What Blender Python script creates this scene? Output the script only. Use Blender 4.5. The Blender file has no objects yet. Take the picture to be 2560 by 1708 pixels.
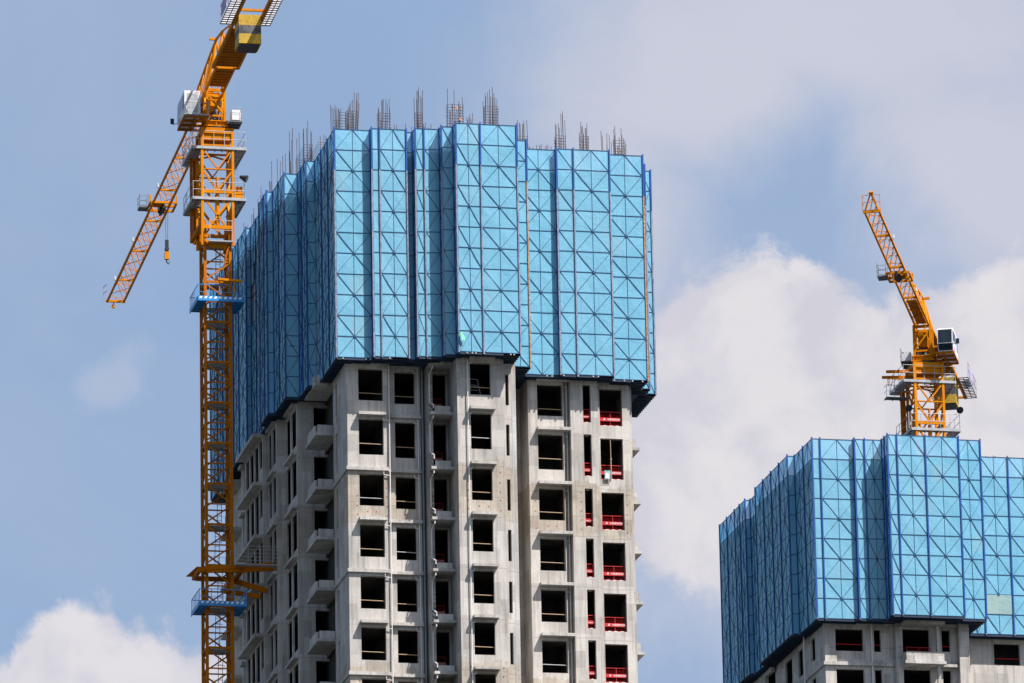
import bpy, bmesh, math, random
from mathutils import Vector, Matrix
random.seed(7)
R = math.radians
scene = bpy.context.scene
COL = scene.collection

# ------------------------------------------------------------------ camera
CAM = Vector((-65.1495, -348.4487, 1.6))
AX_R = Vector((0.978269, -0.20651, -0.018502))
AX_U = Vector((-0.038898, -0.270453, 0.961947))
AX_F = Vector((0.203656, 0.940324, 0.272609))
cd = bpy.data.cameras.new('camera'); cam = bpy.data.objects.new('camera', cd); COL.objects.link(cam)
cd.sensor_width = 36; cd.lens = 225; cd.clip_start = 1; cd.clip_end = 20000
m = Matrix((AX_R, AX_U, -AX_F)).transposed().to_4x4(); m.translation = CAM
cam.matrix_world = m
scene.camera = cam

# ------------------------------------------------------------------ light
SUN_TRAVEL = Vector((-0.95, 1.0, -2.0)).normalized()
sd = bpy.data.lights.new('sun', 'SUN'); sd.energy = 5.0; sd.angle = R(0.5); sd.color = (1.0, 0.93, 0.86)
sun = bpy.data.objects.new('sun', sd); COL.objects.link(sun)
sun.rotation_euler = SUN_TRAVEL.to_track_quat('-Z', 'Y').to_euler()
sun.location = (60, -120, 300)
SUN_EL = math.asin(-SUN_TRAVEL.z); TOSUN = -SUN_TRAVEL
SUN_ROT = math.atan2(TOSUN.x, TOSUN.y)

world = bpy.data.worlds.new('World'); scene.world = world; world.use_nodes = True
nt = world.node_tree; nt.nodes.clear()
N = nt.nodes.new; LK = nt.links.new
def wmath(op, a, b=None, c=None, clamp=False):
    n = N('ShaderNodeMath'); n.operation = op; n.use_clamp = clamp
    for i, v in enumerate((a, b, c)):
        if v is None: continue
        if isinstance(v, (int, float)): n.inputs[i].default_value = v
        else: LK(v, n.inputs[i])
    return n.outputs[0]
tc = N('ShaderNodeTexCoord'); D = tc.outputs['Generated']
def wdot(v):
    n = N('ShaderNodeVectorMath'); n.operation = 'DOT_PRODUCT'; LK(D, n.inputs[0]); n.inputs[1].default_value = v
    return n.outputs['Value']
fz = wmath('MAXIMUM', wmath('ABSOLUTE', wdot(AX_F)), 0.02)
S = wmath('MULTIPLY', wmath('DIVIDE', wdot(AX_R), fz), 16.0)
T = wmath('MULTIPLY', wmath('DIVIDE', wdot(AX_U), fz), -16.0)
cmb = N('ShaderNodeCombineXYZ'); LK(S, cmb.inputs[0]); LK(T, cmb.inputs[1])
P = cmb.outputs[0]
_w = N('ShaderNodeTexNoise'); _w.inputs['Scale'].default_value = 1.7; _w.inputs['Detail'].default_value = 6; LK(P, _w.inputs['Vector'])
_ws = N('ShaderNodeSeparateColor'); LK(_w.outputs['Color'], _ws.inputs[0])
S0, T0 = S, T
S = wmath('ADD', S, wmath('MULTIPLY', wmath('SUBTRACT', _ws.outputs[0], 0.5), 0.42)); T = wmath('ADD', T, wmath('MULTIPLY', wmath('SUBTRACT', _ws.outputs[1], 0.5), 0.42))
def wnoise(scale, detail, rough, off=(0, 0, 0), dist=0.0, sc=(1, 1, 1)):
    mp = N('ShaderNodeMapping'); LK(P, mp.inputs[0]); mp.inputs[1].default_value = off; mp.inputs[3].default_value = sc
    n = N('ShaderNodeTexNoise'); n.inputs['Scale'].default_value = scale; n.inputs['Detail'].default_value = detail
    n.inputs['Roughness'].default_value = rough; n.inputs['Distortion'].default_value = dist
    LK(mp.outputs[0], n.inputs['Vector']); return n.outputs['Fac']
def blob(cx, cy, rx, ry):
    a = wmath('DIVIDE', wmath('SUBTRACT', S, cx), rx); b = wmath('DIVIDE', wmath('SUBTRACT', T, cy), ry)
    return wmath('SUBTRACT', 1.0, wmath('SQRT', wmath('ADD', wmath('MULTIPLY', a, a), wmath('MULTIPLY', b, b))))
def union(bs):
    o = bs[0]
    for b in bs[1:]: o = wmath('MAXIMUM', o, b)
    return o
def smooth(v, a, b):
    n = N('ShaderNodeMapRange'); n.interpolation_type = 'SMOOTHSTEP'; LK(v, n.inputs[0])
    n.inputs[1].default_value = a; n.inputs[2].default_value = b; return n.outputs[0]
big = wnoise(2.6, 9, 0.58, (3.1, 1.7, 0), 0.25)
fine = wnoise(8.0, 10, 0.66, (0.4, 5.1, 2), 0.3)
nz = wmath('ADD', wmath('MULTIPLY', wmath('SUBTRACT', big, 0.5), 1.15), wmath('MULTIPLY', wmath('SUBTRACT', fine, 0.5), 0.75))
cum = union([blob(0.56, 0.17, 0.36, 0.40), blob(0.75, 0.20, 0.34, 0.34), blob(0.87, 0.13, 0.36, 0.33), blob(1.22, 0.18, 0.42, 0.44),
             blob(0.62, 0.34, 0.40, 0.34), blob(1.05, 0.42, 0.62, 0.44),
             blob(-1.25, 0.98, 0.32, 0.26), blob(-1.08, 0.88, 0.22, 0.26), blob(-1.0, 0.95, 0.30, 0.26), blob(-0.78, 0.93, 0.34, 0.24), blob(-0.55, 0.96, 0.34, 0.22)])
mask_c = smooth(wmath('ADD', cum, wmath('MULTIPLY', nz, 0.62)), 0.0, 0.20)
hz = union([blob(0.52, -0.62, 0.62, 0.50), blob(0.85, -0.78, 0.85, 0.45), blob(0.34, -0.30, 0.42, 0.34), blob(1.15, -0.45, 0.55, 0.5), blob(1.0, 0.60, 0.8, 0.5)])
soft = wnoise(2.1, 9, 0.6, (7.3, 2.2, 1), 0.5)
hole = smooth(blob(0.70, -0.30, 0.62, 0.42), 0.0, 0.9)
hz2 = wmath('SUBTRACT', wmath('ADD', hz, wmath('MULTIPLY', wmath('SUBTRACT', soft, 0.5), 0.9)), wmath('MULTIPLY', hole, 0.55))
mask_h = wmath('MULTIPLY', smooth(hz2, -0.25, 0.75), 0.80)
veil = wmath('MULTIPLY', smooth(wnoise(0.9, 6, 0.55, (1.3, 8.2, 3), 0.4), 0.35, 0.75), 0.22)
wisp = wmath('MULTIPLY', smooth(wmath('ADD', blob(-1.01, 0.09, 0.13, 0.12), wmath('MULTIPLY', wmath('SUBTRACT', fine, 0.5), 1.1)), 0.05, 0.8), 0.22)
sky = N('ShaderNodeTexSky'); sky.sky_type = 'NISHITA'; sky.sun_disc = False
sky.sun_elevation = SUN_EL; sky.sun_rotation = SUN_ROT
sky.air_density = 1.0; sky.dust_density = 1.5; sky.ozone_density = 1.6
def wmix(f, a, b):
    n = N('ShaderNodeMix'); n.data_type = 'RGBA'; n.clamp_factor = True
    if isinstance(f, (int, float)): n.inputs[0].default_value = f
    else: LK(f, n.inputs[0])
    for i, v in ((6, a), (7, b)):
        if isinstance(v, tuple): n.inputs[i].default_value = v
        else: LK(v, n.inputs[i])
    return n.outputs[2]
SKYK = 0.08; EXPO = 0.92; _e = SKYK * 2 ** EXPO
def k(c): return (c[0] / _e, c[1] / _e, c[2] / _e, 1)
c0 = wmix(wmath('MULTIPLY', smooth(wdot(AX_F), 0.93, 0.985), 0.88), sky.outputs[0], k((0.295, 0.425, 0.65)))
c0 = wmix(veil, c0, k((0.60, 0.61, 0.72)))
c0 = wmix(wisp, c0, k((0.75, 0.72, 0.76)))
c1 = wmix(mask_h, c0, k((0.655, 0.65, 0.735)))
shade = smooth(wnoise(3.4, 7, 0.55, (2.2, 4.4, 0), 0.3), 0.36, 0.62)
ccol = wmix(shade, k((0.66, 0.645, 0.715)), k((0.80, 0.765, 0.79)))
c2 = wmix(wmath('MULTIPLY', mask_c, 0.93), c1, ccol)
bg = N('ShaderNodeBackground'); LK(c2, bg.inputs[0]); bg.inputs[1].default_value = SKYK
wo = N('ShaderNodeOutputWorld'); LK(bg.outputs[0], wo.inputs[0])
vs = scene.view_settings; vs.view_transform = 'Standard'; vs.look = 'None'; vs.exposure = EXPO; vs.gamma = 1.0
scene.cycles.max_bounces = 5; scene.cycles.diffuse_bounces = 2; scene.cycles.transparent_max_bounces = 14

# ------------------------------------------------------------------ pixel helpers (full-size photograph pixels)
def ray(px, py): return AX_F + AX_R * ((px - 1280) / 16000) - AX_U * ((py - 854) / 16000)
def at_y(px, py, Y):
    d = ray(px, py); return CAM + d * ((Y - CAM.y) / d.y)
def at_x(px, py, X):
    d = ray(px, py); return CAM + d * ((X - CAM.x) / d.x)
def at_z(px, py, Z):
    d = ray(px, py); return CAM + d * ((Z - CAM.z) / d.z)

# ------------------------------------------------------------------ mesh builder
class MB:
    def __init__(s, M=None): s.v = []; s.f = []; s.M = M
    def add(s, vs, fs):
        b = len(s.v); s.v += [Vector(v) for v in vs]; s.f += [tuple(b + i for i in f) for f in fs]
    def box(s, x0, x1, y0, y1, z0, z1):
        s.add([(x0,y0,z0),(x1,y0,z0),(x1,y1,z0),(x0,y1,z0),(x0,y0,z1),(x1,y0,z1),(x1,y1,z1),(x0,y1,z1)],
              [(0,3,2,1),(4,5,6,7),(0,1,5,4),(1,2,6,5),(2,3,7,6),(3,0,4,7)])
    def bar(s, p, q, w, h=None, up=(0, 0, 1)):
        h = w if h is None else h
        p = Vector(p); q = Vector(q); d = q - p
        if d.length < 1e-6: return
        d.normalize(); u = Vector(up)
        if abs(d.dot(u)) > .99: u = Vector((0, 1, 0)) if abs(d.y) < .9 else Vector((1, 0, 0))
        a = d.cross(u).normalized(); b = a.cross(d).normalized()
        a = a * w / 2; b = b * h / 2
        s.add([p-a-b, p+a-b, p+a+b, p-a+b, q-a-b, q+a-b, q+a+b, q-a+b],
              [(0,3,2,1),(4,5,6,7),(0,1,5,4),(1,2,6,5),(2,3,7,6),(3,0,4,7)])
    def tube(s, pts, r, n=5):
        pts = [Vector(p) for p in pts]
        rings = []
        for i, p in enumerate(pts):
            d = (pts[min(i+1, len(pts)-1)] - pts[max(i-1, 0)]).normalized()
            u = Vector((0, 0, 1)) if abs(d.z) < .9 else Vector((1, 0, 0))
            a = d.cross(u).normalized(); b = a.cross(d).normalized()
            rings.append([p + (a*math.cos(t*2*math.pi/n) + b*math.sin(t*2*math.pi/n))*r for t in range(n)])
        vs = [v for rg in rings for v in rg]; fs = []
        for i in range(len(rings)-1):
            for t in range(n):
                t2 = (t+1) % n; fs.append((i*n+t, i*n+t2, (i+1)*n+t2, (i+1)*n+t))
        fs += [tuple(range(n))[::-1], tuple((len(rings)-1)*n+t for t in range(n))]
        s.add(vs, fs)
    def cyl(s, p, q, r0, r1=None, n=20):
        r1 = r0 if r1 is None else r1
        p = Vector(p); q = Vector(q); d = (q-p).normalized()
        u = Vector((0,0,1)) if abs(d.z) < .9 else Vector((1,0,0))
        a = d.cross(u).normalized(); b = a.cross(d).normalized()
        vs = [p+(a*math.cos(t*2*math.pi/n)+b*math.sin(t*2*math.pi/n))*r0 for t in range(n)] + [q+(a*math.cos(t*2*math.pi/n)+b*math.sin(t*2*math.pi/n))*r1 for t in range(n)]
        s.add(vs, [(t, (t+1)%n, n+(t+1)%n, n+t) for t in range(n)] + [tuple(range(n))[::-1], tuple(range(n, 2*n))])
    def poly(s, vs): s.add(vs, [tuple(range(len(vs)))])
    def prism(s, poly, z0, z1):
        n = len(poly)
        s.add([(x, y, z0) for x, y in poly] + [(x, y, z1) for x, y in poly],
              [tuple(range(n))[::-1], tuple(range(n, 2*n))] + [(i, (i+1)%n, n+(i+1)%n, n+i) for i in range(n)])
    def build(s, name, mat, parent=None):
        me = bpy.data.meshes.new(name)
        vs = [s.M @ v for v in s.v] if s.M else s.v
        me.from_pydata([tuple(v) for v in vs], [], s.f)
        bm = bmesh.new(); bm.from_mesh(me); bmesh.ops.recalc_face_normals(bm, faces=bm.faces); bm.to_mesh(me); bm.free()
        for mt in (mat if isinstance(mat, (list, tuple)) else [mat]): me.materials.append(mt)
        o = bpy.data.objects.new(name, me); COL.objects.link(o)
        if parent: attach(o, parent)
        return o
def attach(o, parent):
    o.parent = parent; o.matrix_parent_inverse = Matrix.Translation(-world_loc(parent))
def world_loc(o):
    v = Vector((0, 0, 0))
    if o is None: return v
    if o.get('_wl'): return Vector(o['_wl'])
    return v
def tag(o, label=None, cat=None, group=None, kind=None):
    if label: o['label'] = label
    if cat: o['category'] = cat
    if group: o['group'] = group
    if kind: o['kind'] = kind
    return o
def thing(name, loc, label, cat, group=None):
    o = bpy.data.objects.new(name, None); COL.objects.link(o); o.location = loc
    o['_wl'] = tuple(loc); o.empty_display_size = 1
    return tag(o, label, cat, group)

# ------------------------------------------------------------------ materials
def newmat(name):
    m = bpy.data.materials.new(name); m.use_nodes = True; t = m.node_tree; t.nodes.clear()
    return m, t
class NT:
    def __init__(s, t): s.t = t
    def n(s, ty, **kw):
        x = s.t.nodes.new(ty)
        for k_, v in kw.items():
            if k_.startswith('i_'):
                key = k_[2:]; key = int(key) if key.isdigit() else key.replace('_', ' ')
                x.inputs[key].default_value = v
            else: setattr(x, k_, v)
        return x
    def l(s, a, b): s.t.links.new(a, b)
    def mapping(s, sc, coord='Object', loc=(0,0,0)):
        c = s.n('ShaderNodeTexCoord'); mp = s.n('ShaderNodeMapping'); s.l(c.outputs[coord], mp.inputs[0]); mp.inputs[3].default_value = sc; mp.inputs[1].default_value = loc
        return mp.outputs[0]
    def noise(s, vec, scale, detail=5, rough=.55, dist=0):
        x = s.n('ShaderNodeTexNoise'); s.l(vec, x.inputs['Vector']); x.inputs['Scale'].default_value = scale
        x.inputs['Detail'].default_value = detail; x.inputs['Roughness'].default_value = rough; x.inputs['Distortion'].default_value = dist
        return x.outputs['Fac']
    def mr(s, v, a, b, c=0., d=1., sm=False):
        x = s.n('ShaderNodeMapRange'); s.l(v, x.inputs[0])
        if sm: x.interpolation_type = 'SMOOTHSTEP'
        for i, q in enumerate((a, b, c, d)): x.inputs[i+1].default_value = q
        return x.outputs[0]
    def math(s, op, a, b=None):
        x = s.n('ShaderNodeMath', operation=op)
        for i, v in enumerate((a, b)):
            if v is None: continue
            if isinstance(v, (int, float)): x.inputs[i].default_value = v
            else: s.l(v, x.inputs[i])
        return x.outputs[0]
    def mix(s, f, a, b, bt='MIX'):
        x = s.n('ShaderNodeMix', data_type='RGBA', blend_type=bt, clamp_factor=True)
        if isinstance(f, (int, float)): x.inputs[0].default_value = f
        else: s.l(f, x.inputs[0])
        for i, v in ((6, a), (7, b)):
            if isinstance(v, tuple): x.inputs[i].default_value = v if len(v) == 4 else (*v, 1)
            else: s.l(v, x.inputs[i])
        return x.outputs[2]
    def principled(s, col, rough=.7, metal=0., bump=None, bstr=.3, bdist=.02, spec=.4):
        p = s.n('ShaderNodeBsdfPrincipled'); o = s.n('ShaderNodeOutputMaterial')
        if isinstance(col, tuple): p.inputs['Base Color'].default_value = (*col[:3], 1)
        else: s.l(col, p.inputs['Base Color'])
        if isinstance(rough, (int, float)): p.inputs['Roughness'].default_value = rough
        else: s.l(rough, p.inputs['Roughness'])
        p.inputs['Metallic'].default_value = metal; p.inputs['Specular IOR Level'].default_value = spec
        if bump is not None:
            b = s.n('ShaderNodeBump'); s.l(bump, b.inputs['Height']); b.inputs['Strength'].default_value = bstr; b.inputs['Distance'].default_value = bdist
            s.l(b.outputs[0], p.inputs['Normal'])
        s.l(p.outputs[0], o.inputs[0]); return p

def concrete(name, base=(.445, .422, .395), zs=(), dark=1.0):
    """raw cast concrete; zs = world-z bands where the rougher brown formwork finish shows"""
    m, t = newmat(name); g = NT(t)
    geo = g.n('ShaderNodeNewGeometry'); pos = geo.outputs['Position']
    def mp(sc, loc=(0,0,0)):
        x = g.n('ShaderNodeMapping'); g.l(pos, x.inputs[0]); x.inputs[3].default_value = sc; x.inputs[1].default_value = loc; return x.outputs[0]
    big = g.noise(mp((.45,.45,.5)), 1, 6, .6, .3)
    med = g.noise(mp((1.6,1.6,1.1), (3,1,2)), 1, 8, .65, .2)
    strk = g.noise(mp((4.5,4.5,.28), (1,7,3)), 1, 5, .6)
    finen = g.noise(mp((9,9,9)), 1, 6, .7)
    sep = g.n('ShaderNodeSeparateXYZ'); g.l(pos, sep.inputs[0])
    # formwork panels: brick grid in (x+y, z)
    cx = g.math('ADD', sep.outputs[0], sep.outputs[1]); cmb = g.n('ShaderNodeCombineXYZ'); g.l(cx, cmb.inputs[0]); g.l(sep.outputs[2], cmb.inputs[1])
    br = g.n('ShaderNodeTexBrick'); g.l(cmb.outputs[0], br.inputs['Vector'])
    br.inputs['Color1'].default_value = (.30,.30,.30,1); br.inputs['Color2'].default_value = (.70,.70,.70,1); br.inputs['Mortar'].default_value = (.5,.5,.5,1)
    br.inputs['Scale'].default_value = 1; br.inputs['Mortar Size'].default_value = .0; br.inputs['Brick Width'].default_value = .9; br.inputs['Row Height'].default_value = 1.0; br.inputs['Bias'].default_value = 0
    br2 = g.n('ShaderNodeTexBrick'); g.l(cmb.outputs[0], br2.inputs['Vector'])
    br2.inputs['Color1'].default_value = (1,1,1,1); br2.inputs['Color2'].default_value = (1,1,1,1); br2.inputs['Mortar'].default_value = (0,0,0,1)
    br2.inputs['Scale'].default_value = 1; br2.inputs['Mortar Size'].default_value = .018; br2.inputs['Brick Width'].default_value = .4; br2.inputs['Row Height'].default_value = 1.5; br2.offset = 0
    light = g.mix(g.mr(big, .3, .7), tuple(c*.86 for c in base), tuple(min(c*1.12, .6) for c in base))
    light = g.mix(g.mr(strk, .47, .72), light, (base[0]*.58, base[1]*.58, base[2]*.60))
    light = g.mix(g.math('MULTIPLY', g.mr(med, .62, .75), .6), light, (base[0]*1.22, base[1]*1.24, base[2]*1.28))
    light = g.mix(g.math('MULTIPLY', g.mr(med, .40, .28), .55), light, (base[0]*.58, base[1]*.55, base[2]*.52))
    # brown bare finish
    brown = g.mix(g.mr(med, .3, .7), (.30, .255, .205), (.44, .40, .34))
    brown = g.mix(g.math('MULTIPLY', g.mr(br2.outputs['Color'], 1, 0), .55), brown, (.16, .135, .11))
    brown = g.mix(g.mr(strk, .55, .8), brown, (.20, .17, .14))
    f = None
    for a, b in zs:
        e = g.math('MULTIPLY', g.mr(br.outputs['Color'], .3, .7, -.25, .25), 1.0)
        zz = g.math('ADD', sep.outputs[2], g.math('ADD', e, g.mr(med, .3, .7, -.3, .3)))
        up = g.mr(zz, a-.08, a+.08); dn = g.mr(zz, b+.08, b-.08)
        q = g.math('MULTIPLY', up, dn); f = q if f is None else g.math('MAXIMUM', f, q)
    col = light if f is None else g.mix(g.math('MULTIPLY', f, .9), light, brown)
    col = g.mix(.42, col, br.outputs['Color'], 'OVERLAY')
    # thin dark pour line each storey
    wv = g.math('ABSOLUTE', g.math('SUBTRACT', g.math('FRACT', g.math('DIVIDE', g.math('ADD', sep.outputs[2], g.mr(big, .3, .7, -.05, .05)), 3.01)), .5))
    col = g.mix(g.math('MULTIPLY', g.mr(wv, .012, .0), .5), col, (.16, .14, .12))
    col = g.mix(g.math('MULTIPLY', g.mr(finen, .35, .7), .25), col, (.22, .21, .20))
    if dark != 1.0:
        col = g.mix(1.0, col, (dark, dark, dark), 'MULTIPLY')
    g.principled(col, .9, 0, finen, .35, .03, .2)
    return m

def paint(name, col, col2=None, rough=.5, wear=0.0, wearcol=(.12,.06,.03), sc=1.5, spec=.4):
    m, t = newmat(name); g = NT(t)
    geo = g.n('ShaderNodeNewGeometry')
    def mp(s):
        x = g.n('ShaderNodeMapping'); g.l(geo.outputs['Position'], x.inputs[0]); x.inputs[3].default_value = s; return x.outputs[0]
    n1 = g.noise(mp((sc, sc, sc*.5)), 1, 6, .6); n2 = g.noise(mp((sc*6, sc*6, sc*3)), 1, 5, .65)
    c = g.mix(g.mr(n1, .3, .7), col, col2 or tuple(x*.8 for x in col))
    if wear: c = g.mix(g.mr(n2, .72-wear*.35, .82-wear*.3), c, wearcol)
    g.principled(c, rough, 0, n2, .15, .01, spec)
    return m

def mesh_sheet(name, a=(.17,.46,.64), b=(.22,.52,.70), transp=.11):
    """perforated blue sheet metal: holes let a little sky and light through"""
    m, t = newmat(name); g = NT(t)
    geo = g.n('ShaderNodeNewGeometry')
    def mp(s, l=(0,0,0)):
        x = g.n('ShaderNodeMapping'); g.l(geo.outputs['Position'], x.inputs[0]); x.inputs[3].default_value = s; x.inputs[1].default_value = l; return x.outputs[0]
    n1 = g.noise(mp((.5,.5,.4)), 1, 5, .55, .4); n2 = g.noise(mp((5,5,.5),(2,3,1)), 1, 4, .6); n3 = g.noise(mp((.33,.33,.25),(9,2,4)), 1, 4, .6, .5)
    n4 = g.noise(mp((2.2,2.2,2.2)), 1, 4, .6, .8)
    c = g.mix(g.mr(n1, .3, .7), a, b)
    c = g.mix(g.math('MULTIPLY', g.mr(n2, .5, .75), .35), c, (a[0]*1.5+.05, a[1]*1.2+.03, a[2]*1.1+.03))
    c = g.mix(g.math('MULTIPLY', g.mr(n3, .66, .76), .35), c, (.34,.40,.30))
    c = g.mix(g.math('MULTIPLY', g.mr(n2, .42, .2), .5), c, (a[0]*.6, a[1]*.72, a[2]*.8))
    # every sheet has its own age: cell-wise tint, a few faded or yellowed replacements
    oi = g.n('ShaderNodeObjectInfo'); sn = g.n('ShaderNodeVectorMath', operation='SNAP'); g.l(mp((1,1,1), (.3, .2, -101.2925 + 125)), sn.inputs[0]); sn.inputs[1].default_value = (1.05, 1.05, 1.25)
    ad = g.n('ShaderNodeVectorMath', operation='ADD'); g.l(sn.outputs[0], ad.inputs[0]); g.l(oi.outputs['Random'], ad.inputs[1])
    wn = g.n('ShaderNodeTexWhiteNoise'); g.l(ad.outputs[0], wn.inputs['Vector']); cv = wn.outputs['Value']
    c = g.mix(g.mr(cv, 0, 1, 0, .30), c, (a[0]*.78, a[1]*.82, a[2]*.86))
    c = g.mix(g.math('MULTIPLY', g.mr(cv, .93, .97), .40), c, (.30, .50, .58))
    c = g.mix(g.math('MULTIPLY', g.mr(oi.outputs['Random'], 0, 1), .22), c, (b[0]*1.25, b[1]*1.02, b[2]*1.0))
    drip = g.noise(mp((7,7,.22),(5,2,8)), 1, 5, .65)
    c = g.mix(g.math('MULTIPLY', g.mr(drip, .60, .74), .35), c, (.42,.60,.66))
    c = g.mix(g.math('MULTIPLY', g.mr(drip, .38, .28), .35), c, (a[0]*.5, a[1]*.6, a[2]*.68))
    # faint weave of the perforation
    sep = g.n('ShaderNodeSeparateXYZ'); g.l(geo.outputs['Position'], sep.inputs[0])
    wx = g.math('SINE', g.math('MULTIPLY', g.math('ADD', sep.outputs[0], sep.outputs[1]), 2*math.pi/.17)); wz = g.math('SINE', g.math('MULTIPLY', sep.outputs[2], 2*math.pi/.17))
    wv = g.mr(g.math('ADD', wx, wz), .4, 1.9)
    c = g.mix(g.math('MULTIPLY', wv, .16), c, (a[0]*.45, a[1]*.6, a[2]*.7))
    d = g.n('ShaderNodeBsdfPrincipled'); g.l(c, d.inputs['Base Color']); d.inputs['Roughness'].default_value = .42; d.inputs['Specular IOR Level'].default_value = .2
    bp = g.n('ShaderNodeBump'); g.l(n4, bp.inputs['Height']); bp.inputs['Strength'].default_value = .5; bp.inputs['Distance'].default_value = .05; g.l(bp.outputs[0], d.inputs['Normal'])
    tr = g.n('ShaderNodeBsdfTransparent'); tl = g.n('ShaderNodeBsdfTranslucent'); tl.inputs[0].default_value = (.04, .42, .85, 1)
    m1 = g.n('ShaderNodeMixShader'); m1.inputs[0].default_value = .15; g.l(d.outputs[0], m1.inputs[1]); g.l(tl.outputs[0], m1.inputs[2])
    m2 = g.n('ShaderNodeMixShader'); m2.inputs[0].default_value = transp; g.l(m1.outputs[0], m2.inputs[1]); g.l(tr.outputs[0], m2.inputs[2])
    o = g.n('ShaderNodeOutputMaterial'); g.l(m2.outputs[0], o.inputs[0])
    return m

M_CON = concrete('raw_concrete', zs=((91.9, 94.95), (75.0, 83.4)))
M_CONR = concrete('raw_concrete_second_tower', zs=())
M_LEDGE = concrete('ledge_concrete', base=(.44,.425,.40))
M_INSHADE = concrete('interior_concrete_shaded', base=(.032,.031,.03))  # same bare concrete; the rooms' shade is put into this near-black base
M_SHEET = mesh_sheet('blue_perforated_sheet')
M_SHEET2 = mesh_sheet('blue_perforated_sheet_thin', (.17,.39,.55), (.22,.45,.61), .24)
M_FRAME = paint('panel_frame_blue', (.004,.048,.125), (.007,.066,.16), .5)
M_POST = paint('post_bright_blue', (.004,.055,.25), (.008,.08,.32), .45)
M_RAIL = paint('guide_rail_worn_steel', (.30,.31,.36), (.05,.10,.22), .6, .45, (.16,.07,.03), 7)
M_RUST = paint('guide_rail_rusty', (.42,.36,.30), (.36,.20,.08), .7, .8, (.28,.11,.03), 2.5)
M_DECK = paint('scaffold_deck_plate', (.008,.022,.05), (.012,.03,.065), .7)
M_YEL = paint('crane_yellow', (.62,.225,.0005), (.48,.15,.0005), .65, .28, (.20,.06,.006), 1.3, .08)
M_YELSHADE = paint('crane_yellow_shaded', (.48,.15,.0005), (.35,.095,.0005), .65, .3, (.20,.05,.005), .9, .08)  # crane yellow again, darker and redder: the mast's shade is in the colour
M_GALV = paint('galvanised_steel', (.40,.41,.43), (.27,.29,.32), .5, .3, (.14,.12,.11), 2.5)
M_GRATE = paint('dark_grating', (.07,.08,.09), (.13,.13,.13), .7)
M_WHITE = paint('cab_white', (.70,.70,.72), (.56,.57,.60), .5, .25, (.35,.34,.33), 3)
M_BLACK = paint('black_steel', (.012,.012,.014), (.02,.02,.022), .5)
M_GLASS = paint('cab_glass', (.008,.014,.02), (.015,.025,.035), .15, spec=.35)
M_BLUEP = paint('safety_platform_blue', (.02,.26,.62), (.02,.22,.55), .45)
M_WSTR = paint('white_stripe', (.80,.80,.80), (.74,.74,.75), .6)
M_RED = paint('barrier_red', (.48,.010,.014), (.40,.008,.010), .6)
def see_through(name, col, transp, lit_through=False):
    m, t = newmat(name); g = NT(t); geo = g.n('ShaderNodeNewGeometry'); n1 = g.noise(geo.outputs['Position'], 3, 4, .6)
    d = g.n('ShaderNodeBsdfTranslucent' if lit_through else 'ShaderNodeBsdfDiffuse'); g.l(g.mix(g.mr(n1, .3, .7), col, tuple(c*.7 for c in col)), d.inputs[0]); tr = g.n('ShaderNodeBsdfTransparent')
    mx_ = g.n('ShaderNodeMixShader'); mx_.inputs[0].default_value = transp; g.l(d.outputs[0], mx_.inputs[1]); g.l(tr.outputs[0], mx_.inputs[2])
    o = g.n('ShaderNodeOutputMaterial'); g.l(mx_.outputs[0], o.inputs[0]); return m
M_REDM = see_through('barrier_red_mesh', (.16,.005,.006), .80)
M_GRT = see_through('open_grating_panel', (.60,.60,.62), .35, True)
M_GRT2 = see_through('walkway_grating', (.20,.21,.22), .30)
M_PIPE = paint('white_pvc_pipe', (.66,.64,.62), (.56,.54,.53), .5)
M_DPIPE = paint('grey_blue_drain_pipe', (.26,.33,.40), (.32,.38,.44), .4)
M_BAR = paint('scaffold_tube_tan', (.40,.27,.15), (.28,.20,.14), .6, .3, (.30,.12,.04), 3)
M_REBAR = paint('rebar_rust', (.085,.05,.042), (.12,.075,.06), .8)
M_CAPR = paint('red_tie_cap', (.42,.03,.02), (.36,.03,.02), .6)
M_CWY = paint('counterweight_yellow', (.50,.31,.012), (.36,.24,.03), .7, .5, (.14,.09,.03), 2.0)
M_CWB = paint('counterweight_dirty_band', (.16,.155,.17), (.03,.03,.035), .7, .7, (.03,.03,.035), 1.2)
M_GREEN = paint('green_cloth', (.16,.62,.34), (.20,.66,.42), .8)
M_TEAL = paint('teal_poster', (.03,.30,.34), (.25,.52,.55), .6, .5, (.5,.55,.5), 3)
M_ORCAP = paint('orange_cap', (.85,.25,.03), None, .6)
M_BTXT = paint('blue_decal', (.05,.16,.50), None, .5)
M_PINK = paint('pink_decal', (.70,.25,.32), None, .5)
M_PURP = paint('purple_banner', (.22,.14,.42), (.5,.45,.6), .7, .4, (.6,.6,.65), 4)

# ground (far below the frame, reaches the horizon)
def ground():
    m, t = newmat('dusty_ground'); g = NT(t)
    v = g.mapping((.02,.02,.02)); n = g.noise(v, 1, 8, .6); n2 = g.noise(v, 14, 6, .6)
    c = g.mix(g.mr(n, .35, .65), (.035,.05,.04), (.06,.06,.065)); c = g.mix(g.mr(n2, .4, .7), c, (.05,.052,.055))
    g.principled(c, .95, 0, n2, .3, .1)
    b = MB(); s = 7000; b.poly([(-s,-s,0),(s,-s,0),(s,s,0),(-s,s,0)])
    tag(b.build('ground', m), kind='structure')
ground()

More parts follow.
